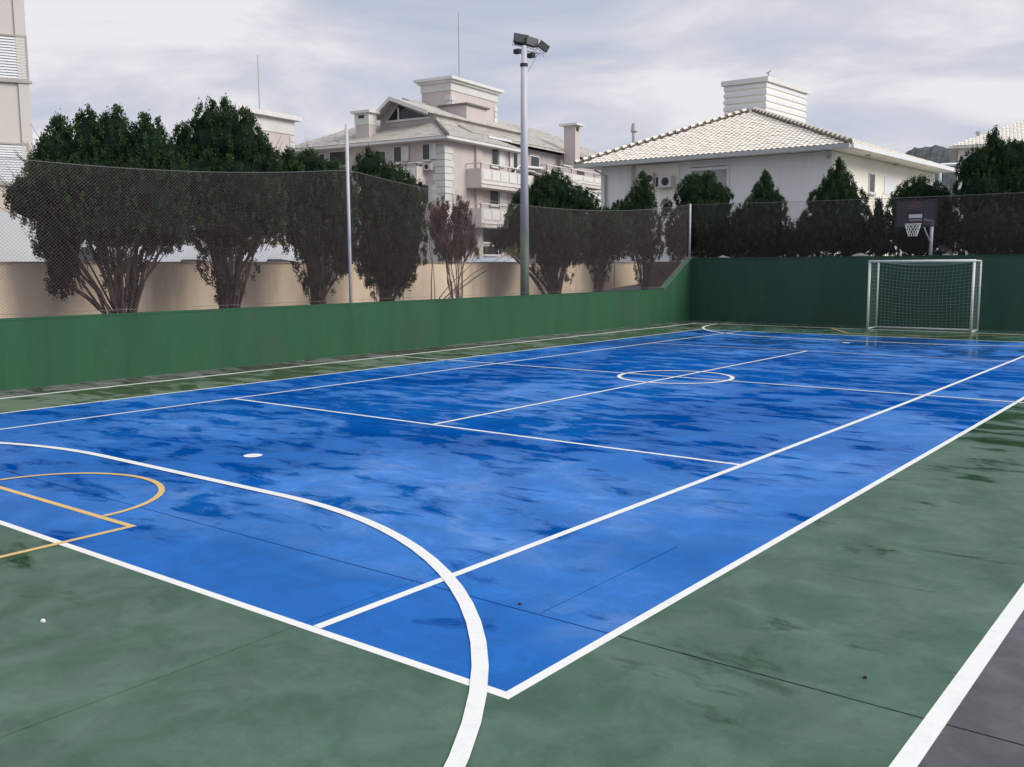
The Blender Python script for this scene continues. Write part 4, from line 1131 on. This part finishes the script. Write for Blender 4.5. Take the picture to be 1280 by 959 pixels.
MB().fbox(fa, s0_, s1_, .9, h0_ - .3, -5, -.1).build('wall', M['pinkdark'], lb_)

# ------------------------------------------------------------------ far-left pink tank tower of another block
zf = 62
p3_ = thing('apartment_building', 'pink rooftop block with pale cornice and antenna far behind the second hedge tree', 'building', (at(330, 300, zf)[0], at(330, 300, zf)[1], .9))
cL = at(296, 150, zf - 3)
fc3 = Face(cL, udir); TL3 = abs(fc3.hit(367, 165)[0]); hT = fc3.hit(340, 147)[1]
oriented(cL, udir, vdir, TL3, 2.0, 8, hT - .35, 'tank_tower', M['pink'], p3_)
oriented(cL, udir, vdir, TL3, 2.0, hT - .9, hT - .0, 'cornice_band', M['quoin'], p3_, .05)
oriented(cL, udir, vdir, TL3, 2.0, hT + .002, hT + .3, 'cornice', M['trim'], p3_, .4)
oriented(cL - udir * 1, udir, vdir, 12, 8, .9, 9.2, 'wall', M['pink'], p3_)
q_ = at(324.5, 138, zf + 1); MB().tube([(q_[0], q_[1], hT), (q_[0], q_[1], float(at(324.5, 70, zf + 1)[2]))], [.05, .025], 6).build('antenna', M['alu'], p3_)
for q in range(8): MB().fbox(fc3, TL3 - .4, TL3, hT - 1.35 - q * .4, hT - 1.0 - q * .4, .001, .06).build('quoin_block', M['quoin'], p3_)

# ------------------------------------------------------------------ white house on the right
HE = 7.0
A_ = at_h(1062, 180, HE); B_ = at_h(719, 206.5, HE); C_ = at_h(1197, 213, HE)
wh = thing('white_house', 'white house with pale hipped tile roof and rooftop tank room', 'house', (float(A_[0]), float(A_[1]), 1.5))
AP = at(940, 139, depth_of(A_) + 10.2)
dAB = B_ - A_; LAB = float(np.linalg.norm(dAB)); dAB /= LAB
dAC = C_ - A_; LAC = float(np.linalg.norm(dAC)); dAC /= LAC
fF = Face(A_ , dAB); fS = Face(A_, dAC)
inF = -fF.n; inS = -fS.n
ov = 0.85
# wall corners: inset from the eaves
def lineint(p, d, q, e):
    Mx = np.array([[d[0], -e[0]], [d[1], -e[1]]]); t = np.linalg.solve(Mx, (q - p)[:2]); return p + d * t[0]
cA = lineint(A_ + inF * ov, dAB, A_ + inS * ov * 1.25, dAC)
cB = cA + dAB * (LAB - 2.0); cC = cA + dAC * (LAC - 1.1)
b = MB(); hw = HE - .12; BK = dAC * 11
def up_(p, h): return (p[0], p[1], h)
ring = [cA, cB, cB + BK, cC + dAB * 9, cC]
wf = MB(); wf.hexa([up_(cA, 1.2), up_(cB, 1.2), up_(cB + inF * .25, 1.2), up_(cA + inF * .25, 1.2), up_(cA, hw), up_(cB, hw), up_(cB + inF * .25, hw), up_(cA + inF * .25, hw)]).build('front_wall', M['house_white'], wh)
wf = MB(); c_o = cA + inF * .252; wf.hexa([up_(cA + dAC * .26, 1.2), up_(cC, 1.2), up_(cC + inS * .25, 1.2), up_(cA + dAC * .26 + inS * .25, 1.2), up_(cA + dAC * .26, hw), up_(cC, hw), up_(cC + inS * .25, hw), up_(cA + dAC * .26 + inS * .25, hw)]).build('side_wall', M['house_cream'], wh)
wf = MB(); wf.hexa([up_(cB, 1.2), up_(cB + BK, 1.2), up_(cB + BK - dAB * .25, 1.2), up_(cB - dAB * .25 + inF * .26, 1.2), up_(cB, hw), up_(cB + BK, hw), up_(cB + BK - dAB * .25, hw), up_(cB - dAB * .25 + inF * .26, hw)]).build('side_wall', M['house_white'], wh)
D_ = B_ + dAC * 13; D2_ = C_ + dAB * (LAB)
MB().slab([up_(A_, HE), up_(B_, HE), up_(D_, HE), up_(C_, HE)][::-1], .10).build('soffit', M['house_cream'], wh)
APB = AP + dAC * 1.0 + dAB * 1.0
b = MB()
b.poly([up_(A_, HE + .02), AP, up_(B_, HE + .02)]); b.poly([up_(A_, HE + .02), up_(C_, HE + .02), AP]); b.poly([up_(B_, HE + .02), AP, up_(D_, HE + .02)]); b.poly([up_(C_, HE + .02), up_(D_, HE + .02), AP])
rw = b.build('roof', M['wtile_dark'], wh)
tiles_on(up_(A_, HE + .02), up_(B_, HE + .02), AP, rw, M['wtile'], row=.34, colw=.27, lift=.0, hk=.45)
tiles_on(up_(C_, HE + .02), up_(A_, HE + .02), AP, rw, M['wtile'], row=.34, colw=.27, lift=.0, hk=.45)
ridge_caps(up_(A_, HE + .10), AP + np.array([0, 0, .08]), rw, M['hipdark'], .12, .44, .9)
ridge_caps(up_(A_, HE + .17), AP + np.array([0, 0, .15]), rw, M['wtile'], .11, .44, .5)
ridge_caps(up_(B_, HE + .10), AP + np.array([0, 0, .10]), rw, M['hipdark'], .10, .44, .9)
ridge_caps(up_(B_, HE + .14), AP + np.array([0, 0, .14]), rw, M['wtile'], .10, .44, .55)
MB().fbox(fF, -.02, LAB + .02, HE - .16, HE + .03, .002, .14).build('gutter', M['gutter'], wh)
MB().fbox(fS, .15, LAC, HE - .14, HE + .05, .002, .12).build('fascia', M['shutter'], wh)
fW = Face(cA, dAB); fWS = Face(cA, dAC)
# downpipe at the far-left corner and near corner
def fp(fc, px, py, o): s, h = fc.hit(px, py, o); return fc.P(s, h, o)
MB().tube([fp(fF, 743, 209, .07), fp(fF, 743.5, 213, .05), fp(fW, 757, 220, .08), fp(fW, 757.5, 300, .08)], .055, 8).build('downpipe', M['gutter'], wh, True)
MB().tube([fp(fF, 1028, 184, .07), fp(fF, 1028, 189, .05), fp(fW, 1035.5, 193, .06), fp(fW, 1035.5, 198, .06)], .05, 8).build('downpipe', M['gutter'], wh, True)
# recesses in the front wall are built proud of the wall: frame and dark opening
def opening(x0, y0, x1, y1, m, name, fr=.08, bars=0):
    s0, s1, h0, h1 = fW.rect(x0, y0, x1, y1)
    o = MB().fbox(fW, s0, s1, h0, h1, .003, .012).build(name, m, wh)
    b = MB(); b.fbox(fW, s0 - fr, s0, h0, h1 + fr, .002, .10); b.fbox(fW, s1, s1 + fr, h0, h1 + fr, .002, .10); b.fbox(fW, s0, s1, h1, h1 + fr, .002, .10)
    b.build('frame', M['house_white'], o)
    return o, (s0, s1, h0, h1)
o1, r1 = opening(864, 208, 909, 300, M['recess'], 'balcony_door')
MB().fbox(fW, r1[0] + .02, r1[0] + .09, r1[2], r1[3], .013, .05).build('door_frame', M['alu'], o1)
MB().fbox(fW, r1[0] + .1, r1[0] + 1.15, r1[2], r1[3] - 1.0, .013, .03).build('pane', M['glass'], o1)
MB().fbox(fW, r1[1] - .12, r1[1] - .02, r1[2], r1[3], .013, .06).build('door_frame', M['alu'], o1)
MB().fbox(fW, r1[0], r1[1], r1[3] - .18, r1[3] - .05, .013, .07).build('awning_rail', M['shutter'], o1)
o2, r2 = opening(796, 207, 848, 300, M['house_cream'], 'recessed_panel', .05)
s0_, s1_, h0_, h1_ = fW.rect(791, 206, 795, 223); MB().fbox(fW, s0_, s1_, h0_ - 1.2, h1_, .11, .14).build('dark_pilaster', M['alu'], wh)
ac_unit(fW, 823, 220.5, 843, 235, wh, .11); ac_unit(fW, 809, 217, 820, 231, wh, .11)
shuttered_window(fWS, 1086, 218, 1092, 240, wh, None)
s0_, s1_, h0_, h1_ = fWS.rect(1105, 222, 1118, 244); MB().fbox(fWS, s0_, s1_, h0_, h1_, .002, .03).build('pale_door', M['shutter'], wh)
for (x, y) in ((1085, 194), (1121, 205)):
    c = at_h(x, y, HE - .11); MB().tube([c, c - np.array([0, 0, .07])], .12, 8).build('soffit_vent', M['gutter'], wh)
# vent pipe
c = at(792.5, 186, depth_of(A_) + 9.3); hh = float(at(792.5, 155, depth_of(c))[2])
vp = MB().tube([c - np.array([0, 0, .9]), (c[0], c[1], hh)], .11, 10).build('vent_pipe', M['gutter'], wh, True)
MB().tube([(c[0], c[1], hh - .42), (c[0], c[1], hh - .38), (c[0], c[1], hh - .1), (c[0], c[1], hh + .02)], [.20, .18, .15, .12], 10).build('pipe_cowl', M['gutter'], vp, True)
# tank room on the roof
zt2 = depth_of(A_) + 12; ct2 = at(957.5, 120, zt2); ht2 = float(at(957.5, 102.5, zt2)[2])
fq1 = Face(ct2, dAB); fq2 = Face(ct2, dAC)
t1 = abs(fq1.hit(906, 120)[0]); t2 = abs(fq2.hit(1007, 130)[0])
tr2 = oriented(ct2, dAC, dAB, t2, t1, HE + 1.0, ht2, 'tank_room', M['house_cream'], wh)
q = HE + 1.0
while q < ht2 - .25:
    oriented(ct2, dAC, dAB, t2, t1, q, q + .20, 'siding_band', M['shutter'], tr2, .05); q += .36
oriented(ct2, dAC, dAB, t2, t1, ht2 + .002, ht2 + .26, 'cornice', M['trim'], tr2, .16)
q_ = at(960.5, 99, zt2 + .1); MB().tube([q_, q_ + np.array([.0, 0, .35])], .04, 6).tube([q_ + np.array([-.15, 0, .32]), q_ + np.array([.15, 0, .42])], .03, 5).build('antenna', M['alu'], wh)

# ------------------------------------------------------------------ far-right house and hills
zr = 85
fr_ = thing('far_house', 'distant cream house with pale roof at the right edge', 'house', (at(1260, 300, zr)[0], at(1260, 300, zr)[1], 1.5))
rA = at(1186, 183, zr); rh = float(rA[2]); rv = ray(1200, 333); rv[2] = 0; rv /= np.linalg.norm(rv); dr = np.array([rv[1], -rv[0], 0])
if np.dot(dr, RT) < 0: dr = -dr
def rq(u, v, h): p = rA + dr * u + rv * v; return np.array([p[0], p[1], h])
LRR = 22.0
rise = float(at(1285, 150, zr + 7)[2]) - rh
b = MB(); b.poly([rq(0, 0, rh), rq(LRR, 0, rh), rq(LRR - 8, 7, rh + rise), rq(8, 7, rh + rise)]); b.poly([rq(0, 0, rh), rq(8, 7, rh + rise), rq(0, 14, rh)]); b.poly([rq(0, 14, rh), rq(8, 7, rh + rise), rq(LRR - 8, 7, rh + rise), rq(LRR, 14, rh)])
rr_ = b.build('roof', M['wtile'], fr_)
tiles_on(rq(0, 0, rh), rq(LRR, 0, rh), rq(8, 7, rh + rise), rr_, M['wtile'], row=.42, colw=.30, lift=.02, hk=.4, p3=rq(LRR - 8, 7, rh + rise))
b = MB(); pts = [rq(.8, .8, 0), rq(LRR - .8, .8, 0), rq(LRR - .8, 13, 0), rq(.8, 13, 0)]
b.hexa([(p[0], p[1], 1.2) for p in pts] + [(p[0], p[1], rh - .02) for p in pts]).build('wall', M['house_cream'], fr_)
MB().slab([rq(0, 0, rh - .005), rq(LRR, 0, rh - .005), rq(LRR, 14, rh - .005), rq(0, 14, rh - .005)], .2).build('eaves', M['trim'], fr_)
for (px, py) in ((1223, 168), (1248, 172)):
    c = at(px, py, zr + 3); MB().tube([c - np.array([0, 0, 1.2]), c], .14, 8).tube([c, c + np.array([0, 0, .25])], .24, 8).build('roof_vent', M['gutter'], fr_)
q0 = at(1176, 206, 70); q1 = at(1205, 205, 70)
rl = tag(MB().tube([q0, q1], .12, 6).tube([(q0[0], q0[1], .95), q0], .10, 6).tube([(q1[0], q1[1], .95), q1], .10, 6).build('roof_beam', M['shutter']), 'white horizontal beam below the dark hill at the right', 'beam')

b = MB(); rs = np.random.RandomState(8)
rx = [1040, 1100, 1124, 1133, 1142, 1165, 1190, 1225, 1270, 1330, 1420, 1520]; ry = [262, 226, 200, 190, 183.5, 181, 184, 187, 189, 196, 215, 262]
nx, ny = 150, 15
for j in range(ny):
    v = -1 + 2 * j / (ny - 1)
    for i in range(nx):
        px = 1040 + 480 * i / (nx - 1)
        t = at(px, float(np.interp(px, rx, ry)), 480)
        dd = 480 + v * 110
        q = CAMP + (t - CAMP) * (dd / 480)
        hh = t[2] * (1 - v * v) + rs.uniform(-.7, .5) * (abs(v) < .9) - 1.0
        b.v.append((q[0], q[1], hh))
for j in range(ny - 1):
    for i in range(nx - 1): a = j * nx + i; b.f.append((a, a + 1, a + nx + 1, a + nx))
struct(b.build('hill', M['hill']))
for o in bpy.data.objects:
    if '_o' in o: del o['_o']
